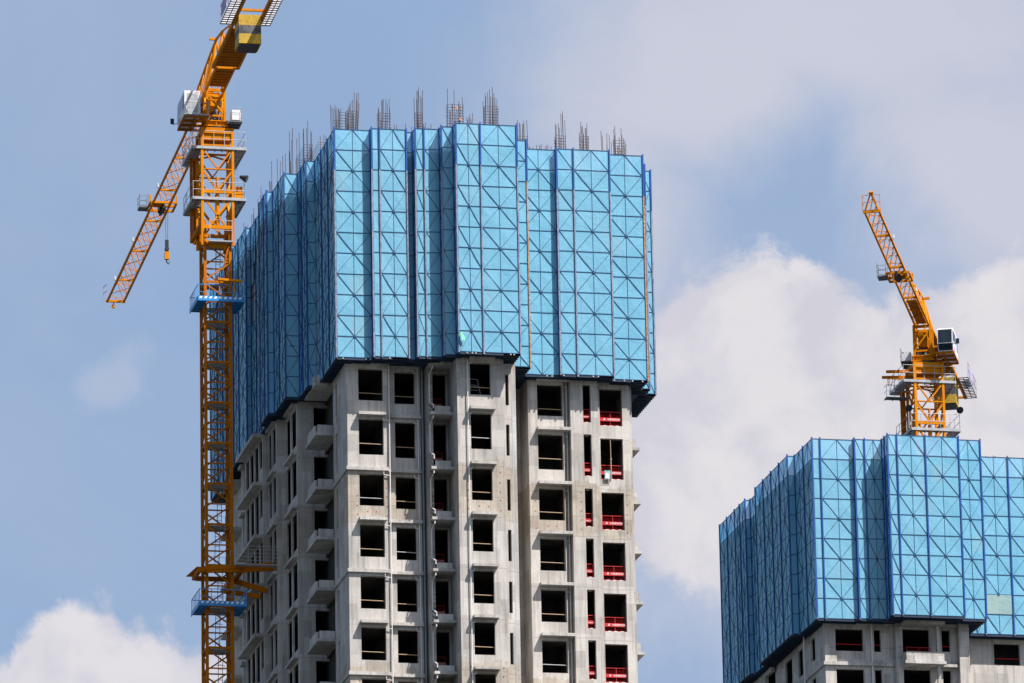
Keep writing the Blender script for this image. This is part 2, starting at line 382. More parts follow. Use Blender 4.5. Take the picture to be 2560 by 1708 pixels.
# ------------------------------------------------------------------ walls with openings
def wall(b, p0, p1, z0, z1, th, ops=(), proud=0):
    """vertical wall from p0 to p1 (outside on the right), ops = (s0,s1,za,zb) openings"""
    p0 = Vector((*p0, 0)); p1 = Vector((*p1, 0)); d = (p1-p0); L = d.length; d.normalize(); n = Vector((d.y, -d.x, 0))
    def blk(sa, sb, za, zb):
        if sb-sa < 1e-4 or zb-za < 1e-4: return
        a = p0 + d*sa + n*proud; c = p0 + d*sb + n*proud; ai = a - n*(th+proud); ci = c - n*(th+proud)
        b.add([(a.x,a.y,za),(c.x,c.y,za),(ci.x,ci.y,za),(ai.x,ai.y,za),(a.x,a.y,zb),(c.x,c.y,zb),(ci.x,ci.y,zb),(ai.x,ai.y,zb)],
              [(0,3,2,1),(4,5,6,7),(0,1,5,4),(1,2,6,5),(2,3,7,6),(3,0,4,7)])
    ss = sorted({0, L, *[o[0] for o in ops], *[o[1] for o in ops]})
    for sa, sb in zip(ss, ss[1:]):
        cur = z0
        for o in sorted([o for o in ops if o[0] < (sa+sb)/2 < o[1]], key=lambda o: o[2]):
            blk(sa, sb, cur, o[2]); cur = o[3]
        blk(sa, sb, cur, z1)

HEAD = [100.95, 97.95, 94.69, 91.70, 88.65, 85.64, 82.63, 79.62, 76.61, 73.60]
HGT = [1.90, 2.13, 1.90, 1.93, 1.93, 1.93, 1.93, 1.93, 1.93, 1.93]
UP = [103.95, 106.95, 109.95]
ALLH = [(h, g_) for h, g_ in zip(HEAD, HGT)] + [(h, 1.93) for h in UP]
ZTOP = 111.6
def wins(s0, s1, dz=0., ext=0.):
    return [(s0, s1, h+dz-g_-ext, h+dz) for h, g_ in ALLH]

tower = thing('unfinished_tower', (9, 17, 0), 'tall unfinished grey concrete tower with black window openings, left of the photo centre', 'building')
w = MB(); TH = .28
def F(y0, x0, x1, ops=(), z1=ZTOP): wall(w, (x0+.003, y0), (x1-.003, y0), 0, z1, TH, ops)      # front-facing
def Lw(x0, ya, yb, ops=(), z1=ZTOP, th=TH): wall(w, (x0, yb), (x0, ya+.008), 0, z1, th, ops)      # left-facing, ya<yb ; s measured from back
# bay 1
F(1.05, .75, 3.15, wins(.67, 2.12))
Lw(.75, 1.05, 5.44, [(.85, 1.30, h-2.45, h-.1) for h, g_ in ALLH], th=.16)
# bay 2
F(1.55, 3.15+.003, 5.15, wins(.49, 1.68))
Lw(5.15+.28, 1.55+.003, 2.4) if False else None
# groove
F(2.3, 5.15, 5.5)
wall(w, (5.15, 1.55+.29), (5.15, 2.3), 0, ZTOP, .2)
# bay 3 : pilaster and recessed opening
wall(w, (5.45, 2.3), (5.45, .62), 0, ZTOP, .24)
F(.62, 5.452, 5.70)
F(1.70, 5.70, 6.80, wins(.10, 1.0, 0, .25))
# bay 4
Lw(6.80, -1.05, 1.70)
F(-1.05, 6.803, 9.55, wins(.77, 1.98))
wall(w, (9.55, -1.05+.29), (9.55, -.45), 0, ZTOP, .2)
F(-.45, 9.55, 10.12, [(.22, .42, h-2.3, h-.45) for h, g_ in ALLH])
F(-.25, 10.2, 10.42)
wall(w, (10.42, -.25+.28), (10.42, 5.2), 0, ZTOP, .28)
# deep recess back
F(5.2, 10.42, 11.9, [(.35, 1.0, h-2.0, h) for h, g_ in ALLH])
# bay 5
Lw(11.82, 2.95, 5.2)
F(2.95, 11.823, 13.95, wins(.56, 2.08))
F(3.3, 13.95, 14.3)
# bay 6
Lw(14.3, 2.68, 3.3+.28)
F(2.68, 14.303, 15.95, wins(.75, 1.22, 0, .38))
# bay 7
F(3.15, 15.95, 17.95, wins(.2, 1.55, -.08, .33))
F(3.7, 17.95, 18.2)
# right side
wall(w, (18.2, 3.72), (18.2, 33), 0, ZTOP, TH, [(4, 6.2, h-2.1, h) for h, g_ in ALLH] + [(10, 12, h-2, h) for h, g_ in ALLH])
# back
wall(w, (18.2, 33), (-1.0, 33), 0, ZTOP, TH, [(2, 4, h-2, h) for h, g_ in ALLH] + [(8, 10, h-2, h) for h, g_ in ALLH])
# left facade steps
F(9.75, -.60, 2.2, [(.98, 2.65, h-2.5, h-.02) for h, g_ in ALLH])                                        # wall A, faces front
wall(w, (.91, 5.16), (2.2, 5.16), 0, ZTOP, .27)
wall(w, (2.2, 9.742), (2.2, 5.46), 0, ZTOP, .12, [(.9, 3.2, h-2.4, h-.05) for h, g_ in ALLH])  # balcony recess back
Lw(-.60, 9.753, 13.90, [(.35, 1.75, h-2.25, h-.02) for h, g_ in ALLH] + [(2.1, 3.75, h-2.25, h-.02) for h, g_ in ALLH], th=.10)
F(13.90, -1.10, -.603)
Lw(-1.10, 13.903, 17.10, [(.25, 1.35, h-2.25, h-.02) for h, g_ in ALLH] + [(1.65, 2.8, h-2.25, h-.02) for h, g_ in ALLH], th=.10)
F(17.10, -1.38, -1.103)
Lw(-1.38, 17.103, 24.6, [(q0, q1, h-2.5, h) for q0, q1 in ((.2, .5), (.75, 1.05), (1.4, 2.55), (2.9, 4.2), (4.55, 5.85)) for h, g_ in ALLH] + [(6.2, 7.2, h-1.75, h) for h, g_ in ALLH], th=.09)
wall(w, (-1.0, 33), (-1.0, 24.88), 0, ZTOP, TH, [(1, 3, h-2, h) for h, g_ in ALLH])
F(24.6, -1.379, -1.0)
walls = w.build('walls', M_CON, tower)
# floors and inner partitions
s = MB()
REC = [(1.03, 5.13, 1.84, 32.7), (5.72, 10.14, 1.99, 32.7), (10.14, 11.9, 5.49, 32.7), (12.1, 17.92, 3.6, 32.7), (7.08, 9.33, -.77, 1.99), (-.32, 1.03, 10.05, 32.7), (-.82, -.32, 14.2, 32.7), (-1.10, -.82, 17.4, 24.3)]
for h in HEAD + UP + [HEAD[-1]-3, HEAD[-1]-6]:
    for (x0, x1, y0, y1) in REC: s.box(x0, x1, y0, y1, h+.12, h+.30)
s.build('floor_slabs', M_INSHADE, tower)
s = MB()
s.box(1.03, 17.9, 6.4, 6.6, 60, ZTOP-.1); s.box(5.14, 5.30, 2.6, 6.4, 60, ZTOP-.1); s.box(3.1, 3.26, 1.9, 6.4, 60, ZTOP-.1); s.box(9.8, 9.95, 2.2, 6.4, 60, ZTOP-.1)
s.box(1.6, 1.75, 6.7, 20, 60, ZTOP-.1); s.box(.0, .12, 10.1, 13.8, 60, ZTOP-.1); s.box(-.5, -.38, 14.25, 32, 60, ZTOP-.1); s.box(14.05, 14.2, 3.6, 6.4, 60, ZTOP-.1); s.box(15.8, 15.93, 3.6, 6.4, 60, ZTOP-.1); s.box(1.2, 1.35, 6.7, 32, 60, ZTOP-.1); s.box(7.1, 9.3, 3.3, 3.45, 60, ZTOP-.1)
s.build('inner_partitions', M_INSHADE, tower)
# slab edges, canopies, balconies (parts)
def part_box(name, mat, parent, *bx):
    b = MB(); b.box(*bx); return b.build(name, mat, parent)
zi = 0
for i, h in enumerate(HEAD[:8]):
    zs_ = h + .16
    if i % 2 == 0:
        b = MB(); b.prism([(.66, 5.4), (.66, .90), (3.12, .90), (3.12, 1.05), (.752, 1.05), (.752, 5.4)], zs_+.02, zs_+.22); b.build('slab_ledge', M_LEDGE, tower)
    else:
        part_box('canopy_slab', M_LEDGE, tower, 1.36, 2.95, .60, 1.047, zs_+.0, zs_+.17)
    part_box('slab_ledge', M_LEDGE, tower, 3.16, 5.14, 1.30, 1.547, zs_+.05, zs_+.24)
    # bay 3 balcony: slab, parapet, side
    z = zs_ - (.0 if i else -.02)
    bb = MB(); bb.box(5.46, 6.797, .05, 1.69, z, z+.16); bb.box(5.72, 6.62, .14, .26, z+.161, z+.52); bb.build('balcony_slab', M_LEDGE, tower)
    part_box('canopy_slab', M_LEDGE, tower, 7.50, 8.98, -1.50, -1.053, zs_+.0, zs_+.17)
    part_box('canopy_slab', M_LEDGE, tower, 12.32, 14.29, 2.50, 2.947, zs_+.02, zs_+.20)
    # left facade balconies (corner one in the recess; long ones at the back)
    b = MB(); b.box(-.30, 1.02, 5.46, 8.9, zs_-.02, zs_+.16); b.box(-.295, -.17, 5.9, 8.2, zs_+.161, zs_+.62); b.box(-.16, .74, 5.55, 5.67, zs_+.161, zs_+.62)
    b.build('balcony_slab', M_LEDGE, tower)
    part_box('slab_ledge', M_LEDGE, tower, -.90, -.603, 10.0, 12.9, zs_-.02, zs_+.12)
    part_box('slab_ledge', M_LEDGE, tower, -1.34, -1.103, 14.1, 16.6, zs_-.02, zs_+.12)
    part_box('balcony_slab', M_LEDGE, tower, -1.95, -1.383, 17.3, 23.4, zs_-.06, zs_+.16)
    part_box('slab_ledge', M_LEDGE, tower, -1.65, -1.383, 23.6, 24.5, zs_-.3, zs_-.12)
    part_box('slab_ledge', M_LEDGE, tower, -1.95, -1.003, 26.5, 29.5, zs_-.5, zs_-.30)
    # right-hand balconies seen in silhouette
    if i >= 1:
        b = MB(); b.box(18.203, 19.02, 5.3, 8.6, zs_-.30, zs_-.12); b.box(18.203, 18.80, 5.4, 5.52, zs_-.119, zs_+.42); b.box(18.68, 18.80, 5.521, 8.4, zs_-.119, zs_+.42)
        b.build('balcony_slab', M_LEDGE, tower)
# guard tubes across the openings
for i, (h, g_) in enumerate(list(zip(HEAD, HGT))[:7]):
    for (x0, x1, Y, dz) in ((1.40, 2.90, 1.22, -1.42), (3.62, 4.86, 1.72, -1.42), (7.55, 8.80, -.88, -1.42), (12.36, 13.92, 3.12, -1.42)):
        b = MB(); z = h + dz + random.uniform(-.03, .03); b.tube([(x0, Y, z+.012), (x1, Y, z-.012)], .026, 6)
        b.build('guard_tube', M_BAR if random.random() < .7 else M_GALV, tower)
# waste pipes with hooked branches
def pipe_run(x, y, xb, mat, r=.035, dz=.10, hook=True):
    b = MB(); b.tube([(x, y, 70), (x, y, 101.4)], r, 6)
    o = b.build('drain_pipe', mat, tower)
    if hook:
        for h in HEAD[:8]:
            hb = MB(); hb.tube([(x, y, h-.10), (xb, y, h-.06), (xb, y, h+.12)], r*.8, 5); hb.build('pipe_branch', mat, o)
pipe_run(3.20, .95, 2.84, M_PIPE)
pipe_run(4.98, 1.45, 4.74, M_PIPE)
pipe_run(7.40, -1.16, 7.62, M_PIPE)
pipe_run(14.16, 3.1, 13.88, M_PIPE)
b = MB(); b.tube([(5.30, 1.75, 0), (5.30, 1.75, 101.6)], .065, 8)
for z in range(60, 101, 3): b.cyl((5.30, 1.75, z), (5.30, 1.75, z+.12), .085, None, 8)
tag(b.build('drain_pipe', M_DPIPE, tower), 'thick grey blue drain pipe')
b = MB(); b.tube([(11.15, 3.4, 0), (11.15, 3.4, 101.6)], .055, 8); b.build('drain_pipe', M_DPIPE, tower)
b = MB(); b.tube([(10.16, -.33, 0), (10.16, -.33, 101.6)], .035, 8); b.build('drain_pipe', M_DPIPE, tower)
for i in range(7):                                          # kinked pipe of the narrow balcony
    z0 = HEAD[i]+.05; z1 = z0-2.55; b = MB()
    b.tube([(5.60, .02, z0), (5.60, .02, z0-.12), (5.50, .55, z0-.38), (5.50, .55, z1+.5), (5.62, .02, z1+.22), (5.62, .02, z1)], .04, 6)
    b.build('drain_pipe', M_PIPE, tower)
# tie-hole caps: pattern of the brown storeys
def caps(parent, zsets, mat):
    b = MB()
    def cap(x, y, z, r=.035): b.cyl((x, y-.001, z), (x, y-.02, z), r, None, 8)
    for (za, zb) in zsets:
        z = za + .35
        while z < zb:
            for (x, y) in ((1.30, 1.05), (3.02, 1.05), (4.98, 1.55), (7.35, -1.05), (9.25, -1.05), (12.18, 2.95), (14.12, 3.3), (14.85, 2.68), (17.68, 3.15)):
                if random.random() < .85: cap(x+random.uniform(-.02, .02), y, z+random.uniform(-.03, .03))
            z += .55
        for (x, y) in ((1.9, 1.05), (2.4, 1.05), (4.2, 1.55), (8.0, -1.05), (8.55, -1.05), (12.9, 2.95), (13.4, 2.95)): cap(x, y, za+.55)
    b.build('tie_caps', mat, parent)
b = MB()
for (p_, q_) in (((7.62, -.6, 100.1), (8.1, -.6, 100.08)), ((8.1, -.6, 100.08), (8.25, -.7, 99.15)), ((7.62, -.6, 99.75), (8.12, -.62, 99.72)), ((7.62, -.6, 99.45), (8.15, -.64, 99.42)), ((7.62, -.6, 100.1), (7.62, -.6, 99.1))): b.tube([p_, q_], .014, 4)
tag(b.build('scaffold_frame', M_GALV, tower), 'thin leaning steel frame inside a window opening')
caps(tower, ((91.9, 94.6), (81.0, 83.2)), M_CAPR)

# red barriers with lettering
def text_mesh(body, size, name, mat, parent, origin, right=Vector((1, 0, 0)), up=Vector((0, 0, 1)), width=None):
    cu = bpy.data.curves.new(name, 'FONT'); cu.body = body; cu.size = size; cu.align_x = 'LEFT'; cu.align_y = 'BOTTOM'
    o = bpy.data.objects.new('tmp', cu); COL.objects.link(o)
    dg = bpy.context.evaluated_depsgraph_get(); dg.update()
    me = bpy.data.meshes.new_from_object(o.evaluated_get(dg)); bpy.data.objects.remove(o)
    if not len(me.vertices): return None
    xs = [v.co.x for v in me.vertices]; ys = [v.co.y for v in me.vertices]
    x0, x1, y0 = min(xs), max(xs), min(ys); k_ = (width/(x1-x0)) if width else 1.0
    for v in me.vertices: v.co = origin + right*((v.co.x-x0)*k_) + up*((v.co.y-y0)*k_)
    me.materials.append(mat); me.name = name
    t = bpy.data.objects.new(name, me); COL.objects.link(t)
    if parent: attach(t, parent)
    return t
def barrier(x0, x1, y, zb, parent, narrow=False, body='中国建筑四局', hgt=1.05, stripe=True, sc=1.0):
    fr = MB(); t = .028*sc; H = hgt*sc
    for x in ([x0+t, x1-t] if narrow else [x0+t, (x0+x1)/2, x1-t]): fr.bar((x, y, zb), (x, y, zb+H), t)
    fr.bar((x0, y, zb+H), (x1, y, zb+H), t*1.2); 
    o = fr.build('safety_barrier', M_RED, parent)
    p = MB(); p.box(x0, x1, y+.02*sc, y+.03*sc, zb+.04*sc, zb+H-.10*sc)
    p.build('barrier_mesh', M_REDM, o)
    if stripe:
        p = MB(); n = 7 if not narrow else 3; wd = (x1-x0)/n
        p2 = MB()
        for q in range(n):
            (p2 if q % 2 else p).add([(x0+wd*q, y-.03, zb), (x0+wd*(q+1), y-.03, zb), (x0+wd*(q+1)+(.04 if q < n-1 else 0), y-.03, zb+.06*sc), (x0+wd*q+(.04 if q else 0), y-.03, zb+.06*sc)], [(0,1,2,3)])
        p.build('kick_stripe_red', M_RED, o); p2.build('kick_stripe_white', M_WSTR, o)
    bz = zb + H*.36
    p = MB(); p.box(x0, x1, y-.045*sc, y-.03*sc, bz, bz+.21*sc); bn = p.build('banner', M_RED, o)
    wd = (x1-x0)
    if narrow: text_mesh(body, .2, 'lettering', M_WSTR, o, Vector((x0+.02, y-.05*sc, bz+.06*sc)), width=wd*.94)
    else:
        text_mesh(body, .2, 'lettering', M_WSTR, o, Vector((x0+wd*.36, y-.05*sc, bz+.05*sc)), width=wd*.60)
        lg = MB(); lx = x0+wd*.17; u = .055*sc                          # small emblem: two stepped strokes over a bar
        for (a, b_, c_, d_) in ((0, .3, 2.2, .75), (.3, 1.1, 1.0, 1.5), (1.2, 1.1, 1.9, 1.5), (.6, 1.8, 2.2, 2.2)):
            lg.add([(lx+a*u, y-.05*sc, bz+.05*sc+b_*u), (lx+c_*u, y-.05*sc, bz+.05*sc+b_*u), (lx+c_*u, y-.05*sc, bz+.05*sc+d_*u), (lx+a*u, y-.05*sc, bz+.05*sc+d_*u)], [(0,1,2,3)])
        lg.build('emblem', M_WSTR, o)
    return o
for i in range(7):
    h = HEAD[i]; g_ = HGT[i]
    barrier(15.07, 15.50, 2.86, h-g_-.38, tower, True, hgt=.82)
    barrier(16.17, 17.48, 3.33, h-g_-.41, tower, False, hgt=.88)
    barrier(5.84, 6.55, 2.2, h-g_-.24, tower, True, hgt=.80, stripe=False)
p = MB(); zb1 = HEAD[1]-HGT[1]-.41
p.box(16.35, 16.68, 3.02, 3.05, zb1-.02, zb1+.50)
o = p.build('plastic_poster', M_TEAL); tag(o, 'teal and white printed sheet hanging over a red barrier beside a prop', 'poster')
p = MB(); p.add([(16.38, 3.01, zb1+.05), (16.58, 3.01, zb1+.02), (16.62, 3.01, zb1+.28), (16.50, 3.01, zb1+.36), (16.42, 3.01, zb1+.30)], [(0,1,2,3,4)]); q = p.build('printed_patch', M_WSTR); q.parent = o
p = MB(); p.tube([(16.75, 3.1, zb1+.0), (16.75, 3.1, zb1+1.2)], .035, 8); p.tube([(16.75, 3.1, zb1+1.2), (16.74, 3.1, HEAD[1]-.09)], .024, 8)
p.cyl((16.75, 3.1, zb1+1.15), (16.75, 3.1, zb1+1.25), .055); p.bar((16.66, 3.1, HEAD[1]-.10), (16.84, 3.1, HEAD[1]-.10), .1, .02)
tag(p.build('steel_prop', M_BAR), 'thin tan adjustable steel prop standing upright in a window opening', 'prop')

# ------------------------------------------------------------------ climbing screens
def split(p0, p1, fr):
    p0 = Vector((*p0, 0)); p1 = Vector((*p1, 0)); pts = [0] + list(fr) + [1]
    return [(p0.lerp(p1, a), p0.lerp(p1, b)) for a, b in zip(pts, pts[1:])]
def panel(parent, a, b, z0, rows, rh, phase, mat, sc=1.0, zig=False, hole=None):
    d = (b-a); L = d.length; d.normalize(); n = Vector((d.y, -d.x, 0))
    g_ = .045*sc; nx = 2 if L > 1.0*sc else 1
    sh = MB(); off = {}
    cols = [g_ + (L-2*g_)*t/nx for t in range(nx+1)]
    def pt(s_, z, o=0): q = a + d*s_ + n*o; return (q.x, q.y, z)
    for r_ in range(rows):
        for c in range(nx):
            if hole and (r_, c) in hole: continue
            za = z0+r_*rh; zb_ = za+rh; s0, s1 = cols[c], cols[c+1]
            m1 = random.uniform(-.02, .02)*sc
            k2 = [(s0, za, 0), (s1, za, 0), (s1, zb_, 0), (s0, zb_, 0), ((s0+s1)/2, (za+zb_)/2, m1)]
            sh.add([pt(*q) for q in k2], [(0,1,4), (1,2,4), (2,3,4), (3,0,4)])
    p = sh.build('screen_panel', mat, parent)
    fr = MB(); o = .012*sc; fl_ = (.034 if abs(n.x) > .5 else .019)*sc; up = n
    hb = .038*sc; vb = .026*sc
    H = rows*rh
    for r_ in range(rows+1):
        fr.bar(pt(0, z0+r_*rh, o), pt(L, z0+r_*rh, o), max(fl_, .024*sc), hb if 0 < r_ < rows else hb*.8)
    for s_ in (g_*.6, L-g_*.6): fr.bar(pt(s_, z0, o+.004), pt(s_, z0+H, o+.004), .04*sc, .03*sc, up)
    if nx == 2: fr.bar(pt(L/2, z0, o-.004), pt(L/2, z0+H, o-.004), vb, fl_, up)
    thick, thin = .036*sc, .020*sc
    for r_ in range(rows):
        zt_ = z0+H-r_*rh; zb_ = zt_-rh            # from the top down
        if hole and len(hole) > 2 and any((rows-1-r_, c) in hole for c in (0, 1)): continue
        if nx == 2 and not zig:
            if (r_+phase) % 2 == 0:   # node at centre top
                fr.bar(pt(L/2, zt_, o), pt(L-g_, zb_, o), thick, fl_, up); fr.bar(pt(L/2, zt_, o), pt(g_, zb_, o), thin, fl_, up)
            else:
                fr.bar(pt(g_, zt_, o), pt(L/2, zb_, o), thick, fl_, up); fr.bar(pt(L-g_, zt_, o), pt(L/2, zb_, o), thin, fl_, up)
        elif L > .5*sc:
            if (r_+phase) % 2 == 0: fr.bar(pt(g_, zt_, o), pt(L-g_, zb_, o), thick*.9, fl_, up)
            else: fr.bar(pt(L-g_, zt_, o), pt(g_, zb_, o), thin, fl_, up)
    if nx == 2 and not zig:
        for r_ in range(rows+1):
            if (r_+phase) % 2 == 0:
                z = z0+H-r_*rh; q = .062*sc
                if 0 < r_ < rows: fr.bar(pt(L/2-q, z, o+.01), pt(L/2+q, z, o+.01), .055*sc, q*1.9)
    fr.build('panel_frame', M_FRAME, p)
    return p
def post(parent, x, y, z0, z1, zmid, nrm, sc=1.0, rust=False, w=.085, plain=False):
    w *= sc; b = MB(); n = Vector((*nrm, 0)) * (.045*sc)
    px_, py_ = x+n.x, y+n.y
    b.box(px_-w/2, px_+w/2, py_-w/2, py_+w/2, zmid if not plain else z0, z1+.10*sc)
    o = b.build('guide_post', M_POST, parent)
    if not plain:
        b = MB(); b.box(px_-w/2, px_+w/2, py_-w/2, py_+w/2, z0-.06*sc, zmid-.001)
        b.build('perforated_rail', M_RUST if rust else M_RAIL, o)
    return o
def underside(parent, outline, z, sc=1.0, depth=1.0):
    b = MB(); b.prism(outline, z-.05*sc, z+.0); o = b.build('deck_plate', M_DECK, parent)
    rb = MB(); n = len(outline)
    for i in range(n):
        p = Vector((*outline[i], 0)); q = Vector((*outline[(i+1) % n], 0)); d = q-p; L = d.length; d.normalize(); inn = Vector((-d.y, d.x, 0))
        if abs(d.y) > .5:
            k_ = int(L/(.42*sc))
            for j in range(k_+1):
                c = p + d*min(L-.03, .02+j*.42*sc); e = c + inn*depth*sc
                rb.bar((c.x, c.y, z-.10*sc), (e.x, e.y, z-.10*sc), .05*sc, .10*sc)
        else:
            for j in (.02, .35, .68):
                c = p + inn*j*sc + d*.03; e = q + inn*j*sc - d*.03
                rb.bar((c.x, c.y, z-.105*sc), (e.x, e.y, z-.105*sc), .05*sc, .10*sc)
    rb.build('deck_ribs', M_DECK, o)

ZB, ZT = 101.2925, 115.0425
scr = thing('climbing_scaffold', (9, 15, ZB), 'bright blue perforated metal screens wrapped around the top of the taller, nearer tower', 'scaffold')
E0 = [  # p0, p1, fractions, phase, zig
 ((-1.77, 33.7), (-1.77, 20.35), (.2, .35, .5, .65, .8), 0, 0), ((-1.77, 20.35), (-1.45, 20.35), (), 0, 1), ((-1.45, 20.35), (-1.45, 15.25), (.36, .68), 1, 0),
 ((-1.45, 15.25), (-1.80, 15.25), (), 0, 1), ((-1.80, 15.25), (-1.80, 12.75), (.6,), 0, 0), ((-1.80, 12.75), (-1.40, 12.75), (), 0, 1),
 ((-1.40, 12.75), (-1.40, 9.0), (.5,), 1, 0), ((-1.40, 9.0), (-.55, 9.0), (), 0, 1), ((-.55, 9.0), (-.55, 6.35), (.45,), 0, 0),
 ((-.55, 6.35), (0, 6.35), (), 0, 1), ((0, 6.35), (0, 0), (.33, .66), 0, 0),
 ((0, 0), (2.12, 0), (), 0, 0), ((2.12, 0), (2.12, -.42), (), 0, 1), ((2.12, -.42), (4.15, -.42), (.22,), 0, 0), ((4.15, -.42), (4.15, 0), (), 0, 1),
 ((4.15, 0), (4.62, 0), (), 0, 1), ((4.62, 0), (4.62, -.80), (), 0, 1), ((4.62, -.80), (6.05, -.80), (.36,), 1, 0), ((6.05, -.80), (6.05, -1.38), (), 0, 1),
 ((6.05, -1.38), (6.76, -1.38), (), 0, 1), ((6.76, -1.38), (6.76, -2.15), (), 0, 1), ((6.76, -2.15), (10.34, -2.15), (.40,), 0, 0),
 ((10.34, -2.15), (10.34, .55), (.5,), 0, 0), ((10.34, .55), (11.50, .55), (), 0, 1), ((11.50, .55), (11.50, 2.08), (), 0, 1),
 ((11.50, 2.08), (13.60, 2.08), (), 1, 0), ((13.60, 2.08), (13.60, 1.80), (), 0, 1), ((13.60, 1.80), (16.76, 1.80), (.315,), 0, 0),
 ((16.76, 1.80), (16.76, 2.45), (), 0, 1), ((16.76, 2.45), (18.93, 2.45), (), 0, 0), ((18.93, 2.45), (18.93, 4.25), (), 0, 0),
 ((18.93, 4.25), (19.47, 4.25), (), 0, 1), ((19.47, 4.25), (19.47, 5.3), (), 0, 1), ((19.47, 5.3), (20.07, 5.3), (), 0, 1), ((20.07, 5.3), (20.07, 10.1), (.5,), 0, 0),
 ((20.07, 10.1), (19.2, 10.1), (), 0, 1), ((19.2, 10.1), (19.2, 33.7), (.17, .34, .5, .67, .83), 0, 0), ((19.2, 33.7), (-1.77, 33.7), (.12, .25, .37, .5, .62, .75, .87), 0, 0)]
def build_screen(parent, edges, z0, rows, rh, sc, midrows, matf, rustf, holes=None):
    for i, (p0, p1, fr, ph, zig) in enumerate(edges):
        segs = split(p0, p1, fr)
        for j, (a, b_) in enumerate(segs):
            panel(parent, a, b_, z0, rows, rh, ph, matf(i), sc, bool(zig), (holes or {}).get((i, j)))
        d = (Vector((*p1, 0))-Vector((*p0, 0))).normalized(); n = (d.y, -d.x)
        for j, (a, b_) in enumerate(segs[1:]):
            post(parent, a.x, a.y, z0, z0+rows*rh, z0+(rows-midrows)*rh, n, sc, w=.075, plain=(abs(d.y) > .5))
        if i > 0 or True:
            q0 = edges[i-1]; dp = (Vector((*q0[1], 0))-Vector((*q0[0], 0))).normalized(); np_ = (dp.y, -dp.x)
            nn = Vector((n[0]+np_[0], n[1]+np_[1])); nn = nn.normalized()*.5 if nn.length > .1 else Vector(n)
            # corner post; placed on the outer side
            post(parent, p0[0], p0[1], z0, z0+rows*rh, z0+(rows-midrows)*rh, (nn.x, nn.y), sc, rust=rustf(i), plain=((n[0] < -.5 or np_[0] < -.5) and i not in (10, 11, 13, 17, 19, 21, 27)) if sc == 1.0 else False)
build_screen(scr, E0, ZB, 11, 1.25, 1.0, 2, lambda i: M_SHEET, lambda i: i in (24, 30), {(2, 0): {(7, 0), (7, 1), (6, 0), (8, 1)}})
OUT0 = [e[0] for e in E0]
underside(scr, OUT0, ZB)
for k_, z in enumerate((ZB+3.1, ZB+6.2, ZB+9.3, ZB+12.3)):
    b = MB(); b.prism([(x*.999+.01, y*.999+.02) for x, y in OUT0], z, z+.06); b.build('inner_deck', M_DECK, scr)
b = MB()
for (x, y) in [(.35, -.0), (1.7, 0), (1.95, 0), (3.0, -.42), (7.2, -2.15), (7.5, -2.15), (7.7, -2.15), (8.2, -2.15), (9.75, -2.15), (9.95, -2.15), (12.8, 2.05), (13.1, 2.05), (13.75, 1.8), (14.6, 1.8), (15.5, 1.8), (15.8, 1.8), (16.9, 2.45), (17.5, 2.45), (18.0, 2.45), (18.6, 2.45)]:
    b.box(x-.04, x+.04, y-.08, y-.02, ZB-.13, ZB-.05)
b.build('deck_bolts', M_GALV, scr)
b = MB(); base = at_y(1149, 838, -2.25)
pts = [(0, .13), (.10, .15), (.18, .0), (.26, -.12), (.24, -.25), (.10, -.22), (.05, -.05), (-.02, .02)]
for (u, v_) in [(0, 0)]:
    n_ = len(pts); fr_ = [(base.x+a*1.2, -2.34-.03*math.sin(a*20), base.z+c*1.3) for a, c in pts]; bk = [(x, y+.03, z) for x, y, z in fr_]
    b.add(fr_+bk, [tuple(range(n_)), tuple(range(n_, 2*n_))[::-1]] + [(i, (i+1) % n_, n_+(i+1) % n_, n_+i) for i in range(n_)])
tag(b.build('cloth_scrap', M_GREEN), 'small green cloth scrap caught on the lower edge of the blue screens', 'cloth')

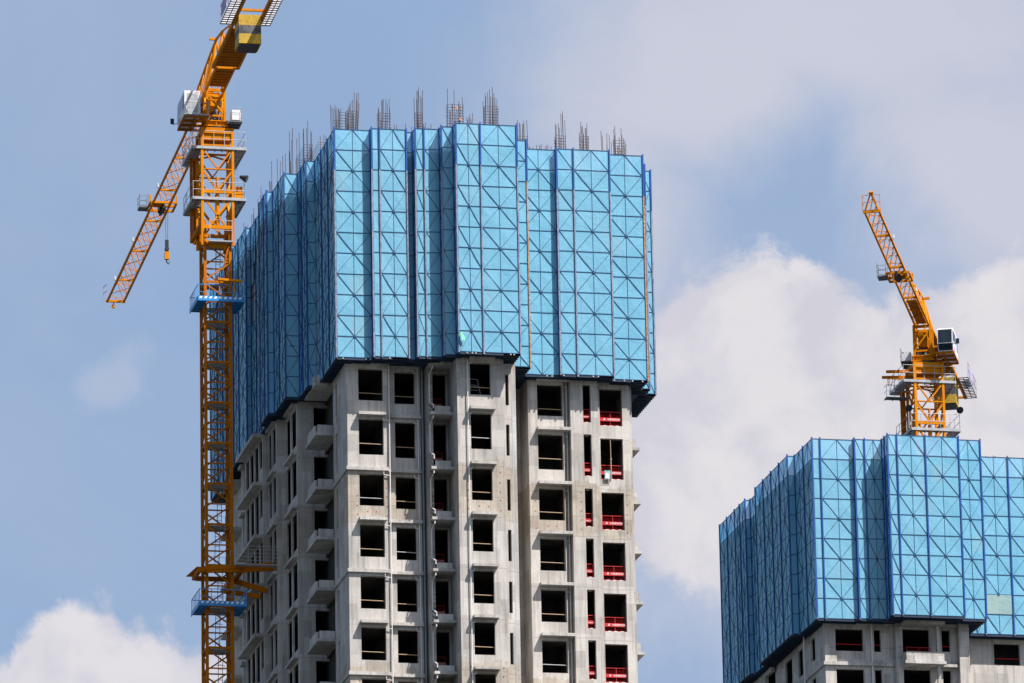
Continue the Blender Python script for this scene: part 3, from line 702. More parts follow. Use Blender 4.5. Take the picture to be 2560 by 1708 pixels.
# ------------------------------------------------------------------ reinforcement bars over the taller tower
def rebar(px0, px1, ytop, ycage, plane, lab, n=None, vary=10, cap=False, lean=0.):
    """plane: ('y', Y) or ('x', X) in which the bundle stands"""
    f = (lambda x, y: at_y(x, y, plane[1])) if plane[0] == 'y' else (lambda x, y: at_x(x, y, plane[1]))
    a = f(px0, ytop); c = f(px1, ytop); zc = f((px0+px1)/2, ycage).z if ycage else None
    zt_ = max(a.z, c.z); zb_ = ZTOP - .2
    b = MB(); wdt = (Vector((c.x, c.y, 0))-Vector((a.x, a.y, 0))).length
    n = n or max(2, int(wdt/.11)); dep = min(.5, wdt)
    dd = (Vector((c.x, c.y, 0))-Vector((a.x, a.y, 0))).normalized(); nn = Vector((-dd.y, dd.x, 0))
    if plane[0] == 'x': dd = Vector((0, 1, 0)); wdt = abs(c.y-a.y); nn = Vector((1, 0, 0)); a = a if a.y < c.y else c
    base_ = Vector((a.x, a.y, 0)); pts_ = []
    for i in range(n):
        t = i/(n-1) if n > 1 else .5
        p = base_ + dd*wdt*t + nn*random.uniform(0, dep)
        zt2 = zt_ - random.random()*vary/42 - (random.random() < .3)*vary/60
        tx = random.uniform(-.06, .06)+lean; ty = random.uniform(-.08, .08)
        b.tube([(p.x-tx*.3, p.y, zb_), (p.x, p.y, (zb_+zt2)/2), (p.x+tx, p.y+ty, zt2)], .0165, 4); pts_.append(p)
    if zc:
        z = zc; r0 = base_; r1 = base_ + dd*wdt; r2 = r1 + nn*dep; r3 = r0 + nn*dep
        while z > 114.3:
            for u, v_ in ((r0, r1), (r1, r2), (r2, r3), (r3, r0)):
                b.tube([(u.x, u.y, z), (v_.x, v_.y, z+random.uniform(-.02, .02))], .013, 4)
            z -= .17
    o = b.build('rebar_bundle', M_REBAR)
    tag(o, lab, 'rebar', 'rebar bundles rising above the blue screens')
    if cap:
        for (x, y) in ((1142, 272), (1149.6, 300)):
            q = MB(); c_ = f(x, y); q.box(c_.x-.05, c_.x+.05, c_.y-.12, c_.y-.05, c_.z-.06, c_.z+.06)
            k3 = q.build('orange_cap', M_ORCAP); k3.parent = o
X_ = ('x', .2)
rebar(604, 629, 556, None, ('x', -.3), 'thinnest rebar group, lowest at the far left behind the crane mast', 5, 12)
rebar(631, 656, 494, None, ('x', -.3), 'sparse tall rebar group second from the left end', 7, 40)
rebar(661, 691, 437, None, ('x', -.1), 'straight upright rebar group just left of the stepped blue corner', 7, 30)
rebar(701, 727, 350, None, ('x', .2), 'tangled leaning rebar group above the narrow shaded screens', 10, 60)
rebar(738, 761, 318, 382, ('x', .6), 'tall rebar column cage at the far left of the stepped screens', 8, 34)
rebar(763, 797, 368, 384, ('x', 1.2), 'short faint rebar grid to the right of the tall left cage', 7, 20)
rebar(828, 832, 262, None, ('y', 2.0), 'pair of close single bars at the front left corner of the screens', 3, 6)
rebar(837, 848, 263, 300, ('y', 2.2), 'slim rebar group between the corner pair and the leaning cage', 5, 10)
rebar(866, 894, 226, 278, ('y', 2.2), 'dense rebar cage leaning to the right over the front left corner', 14, 40, lean=.12)
rebar(850, 872, 262, 282, ('y', 3.4), 'low rebar mesh slope left of the leaning cage', 7, 60)
rebar(945, 976, 239, 283, ('y', 2.4), 'second dense rebar cage along the front, above the narrow panel gap', 12, 40)
rebar(980, 992, 300, None, ('y', 3.0), 'tiny stub bars right of the second dense cage', 3, 10)
rebar(1004, 1036, 300, None, ('y', 4.0), 'low uneven row of bars left of the slim third cage', 8, 40)
rebar(1038, 1056, 219, 282, ('y', 2.6), 'slim tall rebar cage, third along the front', 9, 30)
rebar(1060, 1079, 302, None, ('y', 3.0), 'short stub bars right of the slim third cage', 4, 12)
rebar(1118, 1158, 215, 262, ('y', 1.4), 'wide rebar cage with orange caps over the highest screens', 14, 50, True)
rebar(1170, 1182, 283, None, ('y', 4.0), 'short close bars between the capped cage and the densest cage', 6, 14)
rebar(1211, 1243, 213, 266, ('y', .6), 'densest rebar cage, over the middle of the widest highest screen', 16, 40)
rebar(1294, 1319, 296, 341, ('y', 2.2), 'rebar cage over the narrow step right of the highest screens', 9, 26)
rebar(1322, 1373, 356, None, ('y', 5.0), 'long row of fine low bars behind the recessed screens', 13, 12)
rebar(1380, 1387, 336, None, ('y', 4.0), 'two lone bars left of the tallest right hand cage', 2, 26)
rebar(1388, 1413, 270, 340, ('y', 3.6), 'tallest rebar cage of the lower right hand screens', 10, 50)
rebar(1451, 1471, 304, 342, ('y', 4.2), 'short dense rebar cage above the middle of the right hand screens', 11, 34)
rebar(1507, 1530, 314, None, ('y', 4.4), 'loose spread of bars left of the last right hand cage', 7, 50)
rebar(1536, 1563, 312, 352, ('y', 4.4), 'slanted dense rebar cage nearest the right end of the tall tower', 14, 40)

# ------------------------------------------------------------------ second tower (farther, to the right)
K = 1.2
def rt(x, y): return (CAM.x + K*(x-CAM.x), CAM.y + K*(y-CAM.y))
def rz(z): return CAM.z + K*(z-CAM.z)
tower2 = thing('unfinished_tower', (*rt(40, 30), 0), 'lower unfinished concrete tower at the lower right, mostly hidden by its blue screens', 'building')
w = MB()
H2 = [rz(90.47) - 3.0*i for i in range(8)] + [rz(90.47)+3*i for i in (1, 2, 3)]
ZT2 = rz(99.6)
def q2(s0, s1, x0, g0=1.37, d_=0): return [((s0-x0)*K, (s1-x0)*K, h-(g0)*K, h+d_) for h in H2]
def F2(y, x0, x1, ops=()):
    a_ = rt(x0, y); c_ = rt(x1, y); wall(w, (a_[0]+.004, a_[1]), (c_[0]-.004, c_[1]), 0, ZT2, .3, ops)
F2(17.9, 33.25, 37.6, q2(33.93, 35.67, 33.25) + q2(36.35, 36.78, 33.25))
wall(w, rt(33.25, 30.0), rt(33.25, 17.91), 0, ZT2, .14, [((30-27.5)*K, (30-25.8)*K, h-2, h) for h in H2] + [((30-24.3)*K, (30-23.2)*K, h-2, h) for h in H2] + [((30-21.2)*K, (30-20.2)*K, h-1.7, h) for h in H2])
wall(w, rt(37.6, 17.9), rt(37.6, 17.46), 0, ZT2, .3)
F2(17.45, 37.603, 41.45, q2(38.03, 39.72, 37.603, 1.45) + q2(40.50, 41.02, 37.603, 1.35))
wall(w, rt(41.45, 17.74), rt(41.45, 16.96), 0, ZT2, .3)
F2(16.95, 41.46, 42.1)
wall(w, rt(42.1, 17.3), rt(42.1, 20.5), 0, ZT2, .3)
F2(20.5, 42.1, 52, q2(42.35, 43.15, 42.1, 1.6) + q2(44.68, 46.34, 42.1, 1.35) + q2(48.2, 50, 42.1, 1.35))
wall(w, rt(52, 20.5), rt(52, 38), 0, ZT2, .3); wall(w, rt(52, 38), rt(32.9, 38), 0, ZT2, .3); wall(w, rt(32.9, 38), rt(32.9, 30), 0, ZT2, .3, [(2, 4, h-2, h) for h in H2] + [(8, 10, h-2, h) for h in H2])
w.build('walls', M_CONR, tower2)
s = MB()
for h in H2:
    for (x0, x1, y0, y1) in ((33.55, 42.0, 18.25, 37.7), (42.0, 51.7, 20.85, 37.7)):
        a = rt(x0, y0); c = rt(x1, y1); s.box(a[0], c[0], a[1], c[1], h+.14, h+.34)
s.build('floor_slabs', M_INSHADE, tower2)
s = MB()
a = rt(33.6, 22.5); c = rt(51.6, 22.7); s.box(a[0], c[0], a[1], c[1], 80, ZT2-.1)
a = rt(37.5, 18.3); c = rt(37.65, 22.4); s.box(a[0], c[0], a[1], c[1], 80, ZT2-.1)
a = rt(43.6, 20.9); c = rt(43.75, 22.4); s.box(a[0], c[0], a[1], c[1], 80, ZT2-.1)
s.build('inner_partitions', M_INSHADE, tower2)
for i, h in enumerate(H2[:6]):
    zl = h + .26
    def pb(nm, x0, x1, y0, y1, z0, z1):
        a = rt(x0, y0); c = rt(x1, y1); part_box(nm, M_LEDGE, tower2, a[0], c[0], a[1], c[1], z0, z1)
    if i >= 1:
        pb('slab_ledge', 33.12, 37.55, 17.72, 17.897, zl, zl+.26)
        a = rt(33.12, 17.9); c = rt(33.247, 27); part_box('slab_ledge', M_LEDGE, tower2, a[0], c[0], a[1], c[1], zl, zl+.26)
    else: pb('slab_ledge', 33.16, 37.55, 17.76, 17.897, zl-.05, zl+.2)
    a = rt(37.85, 16.3); c = rt(40.42, 17.447); e = rt(37.95, 16.38); g2 = rt(40.32, 16.5); e2 = rt(38.06, 17.4); g3 = rt(40.20, 16.5)
    b = MB(); b.box(a[0], c[0], a[1], c[1], zl-.12, zl+.10)
    if i >= 1:
        b.box(e[0], g2[0], e[1], g2[1], zl+.101, zl+.78); b.box(e[0], e[0]+.13, g2[1]+.002, e2[1], zl+.101, zl+.78)
    b.build('balcony_slab', M_LEDGE, tower2)
    pb('slab_ledge', 40.425, 41.40, 17.1, 17.447, zl-.1, zl+.1)
    a = rt(40.0, 16.75); part_box('column', M_LEDGE, tower2, a[0], a[0]+.22, a[1], a[1]+.3, zl+.101, zl+2.86) if i else None
    if i:
        a = rt(32.4, 22.4); c = rt(33.247, 24.6); part_box('balcony_slab', M_LEDGE, tower2, a[0], c[0], a[1], c[1], zl-.3, zl-.05)
        a = rt(32.5, 25.6); c = rt(33.247, 28.0); part_box('balcony_slab', M_LEDGE, tower2, a[0], c[0], a[1], c[1], zl-.3, zl-.05)
    for (x0, x1, Y) in ((33.93, 35.67, 18.05), (36.35, 36.78, 18.05), (44.68, 46.34, 20.65)):
        a = rt(x0, Y); c = rt(x1, Y); b = MB(); b.tube([(a[0], a[1], h-1.1), (c[0], c[1], h-1.1)], .03, 6); b.build('guard_tube', M_RED if i < 2 else M_BAR, tower2)
    a = rt(38.12, 17.0); c = rt(39.68, 17.0); barrier(a[0], c[0], a[1], zl+.10 - 3.0, tower2, False, hgt=1.15, stripe=False)
    a = rt(42.45, 20.35); c = rt(43.1, 20.35); barrier(a[0], c[0], a[1], h-1.9, tower2, True, hgt=1.3, stripe=False)
    a = rt(40.55, 17.55); c = rt(41.0, 17.55); b = MB(); b.tube([(a[0], a[1], h-1.2), (c[0], c[1], h-1.2)], .03, 6); b.build('guard_tube', M_RED, tower2)
for (x, y) in ((36.18, 17.8), (32.9, 21.5)):
    a = rt(x, y); b = MB(); b.tube([(a[0], a[1], 60), (a[0], a[1], rz(90.9))], .06, 6); b.build('drain_pipe', M_PIPE, tower2)

ZB2, RH2 = rz(90.87), 1.5
scr2 = thing('climbing_scaffold', (*rt(40, 28), ZB2), 'blue perforated metal screens around the lower tower at the right edge of the photo', 'scaffold')
E2r = [((32.17, 38.9), (32.17, 34.9), (.5,), 0, 0), ((32.17, 34.9), (32.17, 32.2), (.5,), 1, 0), ((32.17, 32.2), (32.52, 32.2), (), 0, 1), ((32.52, 32.2), (32.52, 29.3), (.5,), 0, 0),
 ((32.52, 29.3), (32.13, 29.3), (), 0, 1), ((32.13, 29.3), (32.13, 21.2), (.25, .5, .75), 1, 0), ((32.13, 21.2), (32.60, 21.2), (), 0, 1), ((32.60, 21.2), (32.60, 16.95), (.5,), 0, 0),
 ((32.60, 16.95), (35.22, 16.95), (.19,), 0, 0), ((35.22, 16.95), (35.22, 16.72), (), 0, 1), ((35.22, 16.72), (36.95, 16.72), (.36,), 0, 0), ((36.95, 16.72), (36.95, 15.40), (.5,), 0, 0),
 ((36.95, 15.40), (41.42, 15.40), (.13, .53), 0, 0), ((41.42, 15.40), (41.42, 15.95), (), 0, 1), ((41.42, 15.95), (42.95, 15.95), (), 0, 0), ((42.95, 15.95), (42.95, 19.7), (.5,), 0, 0),
 ((42.95, 19.7), (49.9, 19.7), (.15, .41, .70), 1, 0), ((49.9, 19.7), (53, 19.7), (.5,), 0, 0), ((53, 19.7), (53, 38.9), (.2, .4, .6, .8), 0, 0), ((53, 38.9), (32.17, 38.9), (.16, .33, .5, .66, .83), 0, 0)]
E2 = [(rt(*a), rt(*b_), f, ph, z) for a, b_, f, ph, z in E2r]
build_screen(scr2, E2, ZB2, 9, RH2, K, 9, lambda i: M_SHEET, lambda i: False)
M_STAIN = mesh_sheet('yellowed_sheet', (.26,.44,.45), (.38,.50,.42), .12)
_a, _b = Vector((*E2[16][0], 0)), Vector((*E2[16][1], 0)); _p = _a.lerp(_b, .15); _q = _a.lerp(_b, .41)
b = MB(); b.add([(_p.x+.09, _p.y-.026, ZB2+RH2+.03), (_q.x-.09, _p.y-.026, ZB2+RH2+.03), (_q.x-.09, _p.y-.026, ZB2+2*RH2-.03), (_p.x+.09, _p.y-.026, ZB2+2*RH2-.03)], [(0,1,2,3)])
tag(b.build('replacement_sheet', M_STAIN, scr2), 'beige yellow stained sheet among the blue ones')
underside(scr2, [e[0] for e in E2], ZB2, K, 1.0)
for z in (ZB2+3.1, ZB2+6.2, ZB2+9.2, ZB2+11.9):
    b = MB(); b.prism([(x+.01, y+.01) for x, y in [e[0] for e in E2]], z, z+.06); b.build('inner_deck', M_DECK, scr2)
b = MB()
for i in range(26):
    x = 43.2 + i*.19; a = rt(x, 22.0 + random.uniform(-.4, .4)); zt_ = rz(102.75) + random.uniform(-.15, .12)
    b.tube([(a[0], a[1], ZT2-.2), (a[0]+random.uniform(-.05, .05), a[1], zt_)], .02, 4)
    if i % 4 < 3: b.tube([(a[0], a[1], zt_-.12), (a[0]+.2, a[1], zt_-.1)], .018, 4)
tag(b.build('rebar_bundle', M_REBAR), 'faint row of short bent bars above the right edge tower screens', 'rebar')

# ------------------------------------------------------------------ tower crane
def truss_face(b, A, B, w0, n, r, mat=None): pass
def crane(axis, heading, zmast0, zmast1, label, sc, jib_len, jw, tip_tower=False, lower_screen=False, right=False):
    """axis=(x,y,zJ) jib bottom level; heading = jib direction in degrees"""
    ax, ay, zJ = axis
    root = thing('tower_crane', (ax, ay, 0), label, 'crane')
    Mst = Matrix.Translation((ax, ay, zJ)) @ Matrix.Scale(sc, 4)            # mast stays aligned with the buildings
    Mup = Matrix.Translation((ax, ay, zJ)) @ Matrix.Rotation(R(heading), 4, 'Z') @ Matrix.Scale(sc, 4)
    h = .76                                                                # half mast width (chord centres)
    # ---- mast
    m_ = MB(Mst); lad = MB(Mst); pf = MB(Mst)
    z_top = -9.9; z_bot = (zmast0-zJ)/sc; S_ = 2.5
    for sx in (-1, 1):
        for sy in (-1, 1): m_.bar((sx*h, sy*h, z_bot), (sx*h, sy*h, z_top+1.5), .17)
    nsec = int((z_top-z_bot)/S_)
    zref = (94.98-122.25 if not right else z_top)
    off = (zref - z_top) % S_
    z = z_top - S_ + off
    fc = [(Vector((-h, -h, 0)), Vector((h, -h, 0))), (Vector((h, h, 0)), Vector((-h, h, 0))), (Vector((-h, h, 0)), Vector((-h, -h, 0))), (Vector((h, -h, 0)), Vector((h, h, 0)))]
    while z > z_bot:
        zt_ = z + S_; zm = z + S_/2
        for a, c in fc:
            U = Vector((0, 0, 1)); nrm = (c-a).normalized().cross(U)
            m_.bar(a+U*zt_, c+U*zt_, .08, .13); m_.bar(a+U*zm, c+U*zm, .06, .08)
            m_.bar(a+U*(zt_-.12), c+U*(zm+.06), .08, .085, nrm); m_.bar(c+U*(zm-.06), a+U*(z+.12), .08, .085, nrm)
            for (e, zz) in ((a, zt_-.08), (c, zm), (c, zt_-.08)):
                dd = (c-a).normalized() * (.16 if e is a else -.16)
                m_.add([e+U*(zz+.24)+nrm*.01, e+dd+U*(zz+.10)+nrm*.01, e+dd+U*(zz-.12)+nrm*.01, e+U*(zz-.28)+nrm*.01,
                        e+U*(zz+.24)-nrm*.02, e+dd+U*(zz+.10)-nrm*.02, e+dd+U*(zz-.12)-nrm*.02, e+U*(zz-.28)-nrm*.02], [(0,1,2,3),(7,6,5,4),(0,4,5,1),(1,5,6,2),(2,6,7,3),(3,7,4,0)])
        pf = MB(Mst); pf.box(-h+.1, h-.3, -h+.12, h-.15, zt_-.10, zt_-.05)
        for yy in (-.4, 0, .4): pf.box(-h+.1, h-.3, yy, yy+.06, zt_-.16, zt_-.101)
        pf.tube([(.1, .3, zt_-.05), (.1, .3, zt_+.75), (.55, .3, zt_+.75), (.55, .3, zt_-.05)], .016, 4)
        pf.tube([(-.55, .1, zt_-.05), (-.55, .1, zt_+.75), (.1, .3, zt_+.75)], .014, 4); pf.build('mast_platform', M_GALV, root)
        lx = -.15 if int(z/S_) % 2 else .0
        for sx in (0, .26): lad.tube([(lx+sx, .05, z), (lx+sx+.05, .05, zt_)], .018, 4)
        for q in range(8): lad.tube([(lx, .05, z+.15+q*.3), (lx+.28, .05, z+.15+q*.3)], .013, 4)
        lad.tube([(lx-.15, -.25, zm+.3), (lx+.4, -.25, zm+.28), (lx+.4, .05, zm+.3)], .013, 4)
        z -= S_
    m_.build('mast', M_YELSHADE, root); lad.build('ladder', M_GRATE, root)
    # ---- climbing cage around the mast top
    c_ = MB(Mst); cc = .93; z0, z1 = -10.05, -2.65
    for sx in (-1, 1):
        for sy in (-1, 1): c_.bar((sx*cc, sy*cc, z0 if sy < 0 else z0+.2), (sx*cc, sy*cc, z1), .17 if sx < 0 else .15)
    U = Vector((0, 0, 1)); F4 = [(Vector((-cc, -cc, 0)), Vector((cc, -cc, 0))), (Vector((cc, cc, 0)), Vector((-cc, cc, 0))), (Vector((-cc, cc, 0)), Vector((-cc, -cc, 0))), (Vector((cc, -cc, 0)), Vector((cc, cc, 0)))]
    for a, c in F4:
        nrm = (c-a).normalized().cross(U)
        for zz, t_ in ((-2.9, .2), (-3.75, .10), (-5.25, .07), (-6.65, .24), (-8.9, .22)): c_.bar(a+U*zz, c+U*zz, .14, t_)
        md = (a+c)/2
        for p_, q_, t_ in ((a+U*-3.95, md+U*-5.2, .08), (c+U*-3.95, md+U*-5.2, .08), (a+U*-5.3, md+U*-6.6, .11), (c+U*-5.3, md+U*-6.6, .11), (a+U*-6.95, md*.5+c*.5+U*-8.8, .10), (c+U*-6.95, md*.5+a*.5+U*-8.8, .13),
                           (a+U*-4.1, md+U*-3.85, .09), (c+U*-4.1, md+U*-3.85, .09)):
            c_.bar(p_, q_, t_, .10, nrm)
    c_.cyl((0, -cc+.15, -6.8), (0, -cc+.15, -8.8), .13); c_.cyl((0, -cc+.15, -5.7), (0, -cc+.15, -6.7), .08)
    for dy in (-.98,):                                                      # trapezoid shoe
        c_.add([(-.82, dy, -9.75), (.82, dy, -9.75), (.42, dy, -10.2), (-.42, dy, -10.2), (-.82, dy+.1, -9.75), (.82, dy+.1, -9.75), (.42, dy+.1, -10.2), (-.42, dy+.1, -10.2)], [(0,1,2,3),(7,6,5,4),(0,4,5,1),(1,5,6,2),(2,6,7,3),(3,7,4,0)])
    c_.build('climbing_cage', M_YEL, root)
    b = MB(Mst)                                                             # brown outrigger behind the left chords
    for (x, y) in ((-1.25, 1.25), (-1.02, 1.5)): b.bar((x, y, -3.95), (x, y, -9.3), .16)
    b.bar((-1.25, 1.25, -9.2), (-.9, -.9, -8.6), .20, .28); b.bar((-1.25, 1.25, -5), (-.93, .93, -6.3), .07); b.bar((-.93, .93, -5), (-1.25, 1.25, -6.3), .07)
    b.bar((-1.25, 1.25, -6.6), (-.93, .93, -8), .07); b.bar((-1.25, 1.25, -4.1), (-.9, .9, -4.1), .12)
    b.build('jacking_frame', M_YELSHADE, root)
    # ---- platforms round the cage
    def platform(zz, x0, x1, y0, y1, name='service_platform'):
        b = MB(Mst); wd = .62
        for (a0, a1, b0, b1) in ((x0, x1, y0, y0+wd-.08), (x0, x0+wd, y0+wd-.078, y1), (x1-wd, x1, y0+wd-.078, y1)):
            b.box(a0, a1, b0, b1, zz-.04, zz)
        o = b.build(name, M_GRT2, root)
        b = MB(Mst)
        for (a0, a1, b0, b1) in ((x0, x1, y0-.06, y0-.002), (x0-.06, x0-.002, y0, y1), (x1+.002, x1+.06, y0, y1)): b.box(a0, a1, b0, b1, zz-.09, zz+.08)
        n_ = 9
        for i in range(n_):
            yy = y0 + .1 + (y1-y0-.2)*i/(n_-1)
            if i: b.box(x0, x0+wd, yy, yy+.05, zz-.12, zz-.041); b.box(x1-wd, x1, yy, yy+.05, zz-.12, zz-.041)
        for i in range(8):
            xx = x0+.1+(x1-x0-.2)*i/7; b.box(xx, xx+.05, y0, y0+wd-.1, zz-.12, zz-.041)
        b.build('platform_frame', M_GALV, o)
        b = MB(Mst); H = 1.05
        for hh in (.55, 1.05):
            b.tube([(x0, y1, zz+hh), (x0, y0, zz+hh), (x1, y0, zz+hh), (x1, y1, zz+hh)], .019, 5)
        for (x, y) in [(x0+(x1-x0)*i/5, y0) for i in range(6)] + [(x0, y0+(y1-y0)*i/3) for i in (1, 2, 3)] + [(x1, y0+(y1-y0)*i/3) for i in (1, 2, 3)]:
            b.tube([(x, y, zz), (x, y, zz+H)], .019, 5)
        b.tube([(x0, y1, zz+.05), (x0, y1-.9, zz+1.0)], .016, 4); b.tube([(x1, y1, zz+.05), (x1, y1-.9, zz+1.0)], .016, 4)
        b.build('railing', M_GALV, o)
    if not right:
        platform(-3.92, -1.52, 1.72, -1.0, 2.75); platform(-7.12, -1.50, 1.68, -1.0, 2.55)
    else:
        platform(-3.92, -1.70, 1.76, -1.0, 2.3); platform(-7.12, -1.28, 1.95, -1.0, 2.6)
        b = MB(Mst); b.box(-2.5, -1.0, .3, .9, -4.75, -4.68)
        for x in (-2.5, -2.0, -1.5): b.box(x, x+.05, .3, .9, -4.80, -4.751)
        sp = b.build('side_platform', M_GRATE, root)
        b = MB(Mst)
        for hh in (.4, .8): b.tube([(-1.0, .3, -4.7+hh), (-2.5, .3, -4.7+hh), (-2.5, .9, -4.7+hh)], .018, 5)
        for x in (-2.5, -2.0, -1.5): b.tube([(x, .3, -4.7), (x, .3, -3.9)], .018, 5)
        b.build('railing', M_GALV, sp)
        b = MB(Mst); b.bar((-2.7, -.5, -3.25), (-.9, -.5, -3.15), .10, .18); b.bar((-2.85, .0, -3.5), (-.9, 0, -3.4), .10, .18); b.bar((-2.6, -.5, -3.7), (-1, -.5, -3.75), .06); b.bar((-2.6, -.5, -3.7), (-2.6, -.5, -4.2), .05)
        b.build('loading_beam', M_YELSHADE, root)
    b = MB(Mst)
    b.tube([(.15, -.98, -10), (.15, -.98, -8.6), (1.0, -.98, -8.6)], .001, 4) if False else None
    for x in (-.55, .80): b.bar((x, -1.35, -9.85), (x, -1.35, -8.55), .035)
    b.bar((-.55, -1.35, -8.55), (.80, -1.35, -8.6), .03); b.bar((-.55, -1.35, -9.2), (.8, -1.35, -9.2), .03); b.box(-.6, .85, -1.38, -1.0, -9.92, -9.84)
    b.build('hanging_basket', M_GALV, root)
    # ---- slewing support, turntable
    b = MB(Mst); q = .90; q1 = .95
    b.add([(-q, -q, -3.4), (q, -q, -3.4), (q, q, -3.4), (-q, q, -3.4), (-q1, -q1, -2.62), (q1, -q1, -2.62), (q1, q1, -2.62), (-q1, q1, -2.62)], [(0,3,2,1),(4,5,6,7),(0,1,5,4),(1,2,6,5),(2,3,7,6),(3,0,4,7)])
    b.build('slewing_support', M_YEL, root)
    b = MB(Mst); b.cyl((0, 0, -2.62), (0, 0, -2.46), .80, .80, 28); b.build('slewing_ring', M_BLACK, root)
    b = MB(Mup); b.box(-.75, .75, -.75, .75, -2.46, -2.40); b.box(-.72, .72, -.72, .72, -2.14, -2.08); b.box(-.60, .60, -.60, .60, -2.399, -2.141)
    for s_ in (-.62, -.02, .58):
        b.box(s_, s_+.05, -.70, .70, -2.399, -2.141); b.box(-.70, .70, s_+.002, s_+.052, -2.397, -2.143)
    b.build('turntable', M_YEL, root)
    # ---- tower head
    b = MB(Mup); t = .56
    for sx in (-1, 1):
        for sy in (-1, 1): b.bar((sx*t, sy*t*.95, -2.08), (sx*t, sy*t*.95, 0), .15)
    for sy in (-1, 1):
        b.bar((-t, sy*t*.95, -1.9), (t, sy*t*.95, -.2), .10, .10); b.bar((-t, sy*t*.95, -.12), (t, sy*t*.95, -.12), .10, .14); b.bar((-t, sy*t*.95, -1.72), (t, sy*t*.95, -1.72), .07, .09)
    for sx in (-1, 1):
        b.bar((sx*t, t*.95, -.35), (sx*t, -t*.95, -1.70), .09, .10); b.bar((sx*t, -t*.95, -.12), (sx*t, t*.95, -.12), .10, .18); b.bar((sx*t, -t*.95, -1.75), (sx*t, t*.95, -1.75), .07, .11)
        b.bar((sx*t, -t*.95, -.75), (sx*t, t*.95, -.75), .07, .08)
    b.box(-.35, .35, -.3, .3, -1.4, -.5)
    b.build('tower_head', M_YEL, root)
    b = MB(Mup); b.cyl((-.2, 0, -1.9), (-.2, 0, -1.2), .18); b.box(-.1, .3, -.4, -.1, -2.05, -1.5); b.build('slewing_motor', M_GRATE, root)
    # ---- jib with triangular section
    b = MB(Mup); d_ = MB(Mup); hw = jw/2
    zpk = 2.15 if right else 3.0
    def ztop(x):
        if x < 0: return zpk
        if right: return max(1.15, zpk - .5*x/4 if x < 4 else zpk - .5 - .5*(x-4)/2.5)
        if x < 7: return 3.0 - .6*x/7
        if x < 12: return 2.4 - 1.15*(x-7)/5
        return 1.25 - .1*(x-12)/34
    L = jib_len
    for sy in (-1, 1): b.bar((.3, sy*hw, 0), (L, sy*hw, 0), .11, .13)
    st = 1.7; n_ = int(L/st); st = L/n_
    for i in range(n_):
        x0, x1 = i*st, (i+1)*st; xm = (x0+x1)/2
        b.bar((x0 if i else -.9, 0, ztop(x0)), (x1, 0, ztop(x1)), .11 if x0 < 16 else .09)
        for sy in (-1, 1):
            d_.bar((max(x0, .3), sy*hw, 0), (xm, 0, ztop(xm)), .038); d_.bar((xm, 0, ztop(xm)), (x1, sy*hw, 0), .038)
        d_.bar((x0, -hw if i % 2 else hw, 0), (x1, hw if i % 2 else -hw, 0), .028); d_.bar((xm, -hw, 0), (xm, hw, 0), .026)
        if i and i % 4 == 0: b.bar((x0, -hw, 0), (x0, hw, 0), .14, .12)
    b.bar((L, -hw-.1, 0), (L, hw+.1, 0), .14, .16)
    b.bar((.3, -hw, 0), (-.9, 0, zpk), .09); b.bar((.3, hw, 0), (-.9, 0, zpk), .09)
    jib = b.build('jib', M_YEL, root); d_.build('jib_lattice', M_YEL, jib)
    b = MB(Mup); b.box(.6, 6.2, -hw+.12, hw-.12, .05, .09); b.box(2.2, 3.6, -.3, .3, .1, .7); b.build('hoist_deck', M_YELSHADE, jib)
    b = MB(Mup)
    for x in (8, 20, 32, 41):
        if x < L: b.box(x, x+.25, hw+.10, hw+.16, .05, .30); b.bar((x+.1, hw, .1), (x+.1, hw+.12, .15), .03)
    b.build('jib_number_plates', M_WHITE, jib)
    b = MB(Mup)
    if tip_tower:
        b.bar((L, -hw, 0), (L+.3, 0, 1.1), .06); b.bar((L, hw, 0), (L+.3, 0, 1.1), .09); b.bar((L-1.2, 0, ztop(L)), (L+.3, 0, 1.1), .05); b.cyl((L+.3, -.12, 1.1), (L+.3, .16, 1.1), .09)
        for y in (-hw-.1, hw+.1): b.bar((L+.3, y, 0), (L+.3, y, .95), .035)
        for z in (.5, .95): b.bar((L+.3, -hw-.1, z), (L+.3, hw+.1, z), .03); b.bar((L+.3, -hw-.1, z), (L-.3, -hw-.1, z), .03)
    else:
        b.bar((L+.1, hw+.25, 0), (L+.1, hw+.25, 1.1), .035); b.bar((L+.1, hw+.25, 1.0), (L-.6, hw+.1, 1.0), .03); b.bar((L+.1, hw+.25, .55), (L-.6, hw+.1, .55), .03)
        b.bar((L+.1, .1, 0), (L+.45, .1, -.15), .06); b.box(L+.3, L+.5, 0, .2, -.35, -.15)
    b.build('jib_tip', M_YEL, jib)
    # ---- counter-jib
    CJ = -18.0; cw = .76
    b = MB(Mup)
    for sy in (-1, 1):
        b.bar((-.3, sy*.55, 0), (-4.8, sy*.55, 0), .12, .16); b.bar((-4.6, sy*cw, 0), (CJ, sy*cw, 0), .15, .22)
    b.box(-4.75, -4.6, -cw-.02, cw+.02, -.12, .12)
    for x in (-7.2, -8.6, -10.6, -11.6, -15.3, -17.9): b.bar((x, -cw, 0), (x, cw, 0), .12, .14)
    for x in (-5.4, -6.3, -8, -9.4): b.bar((x, -cw, .02), (x-.9, cw, .02), .07)
    b.bar((-.9, 0, zpk), (-3.6, 0, zpk-.35), .11); b.bar((-3.6, 0, zpk-.35), (-6.6, 0, zpk-1), .08); b.bar((-6.6, 0, zpk-1), (-9.6, -.0, .1), .07)
    for x, z in ((-.9, zpk), (-3.6, zpk-.35)):
        b.bar((x, 0, z), (x+.2, .5, 0), .09); b.bar((x, 0, z), (x+.2, -.5, 0), .09); b.bar((x-.2, -.0, z-.0), (x-1.6, .5, 0), .07)
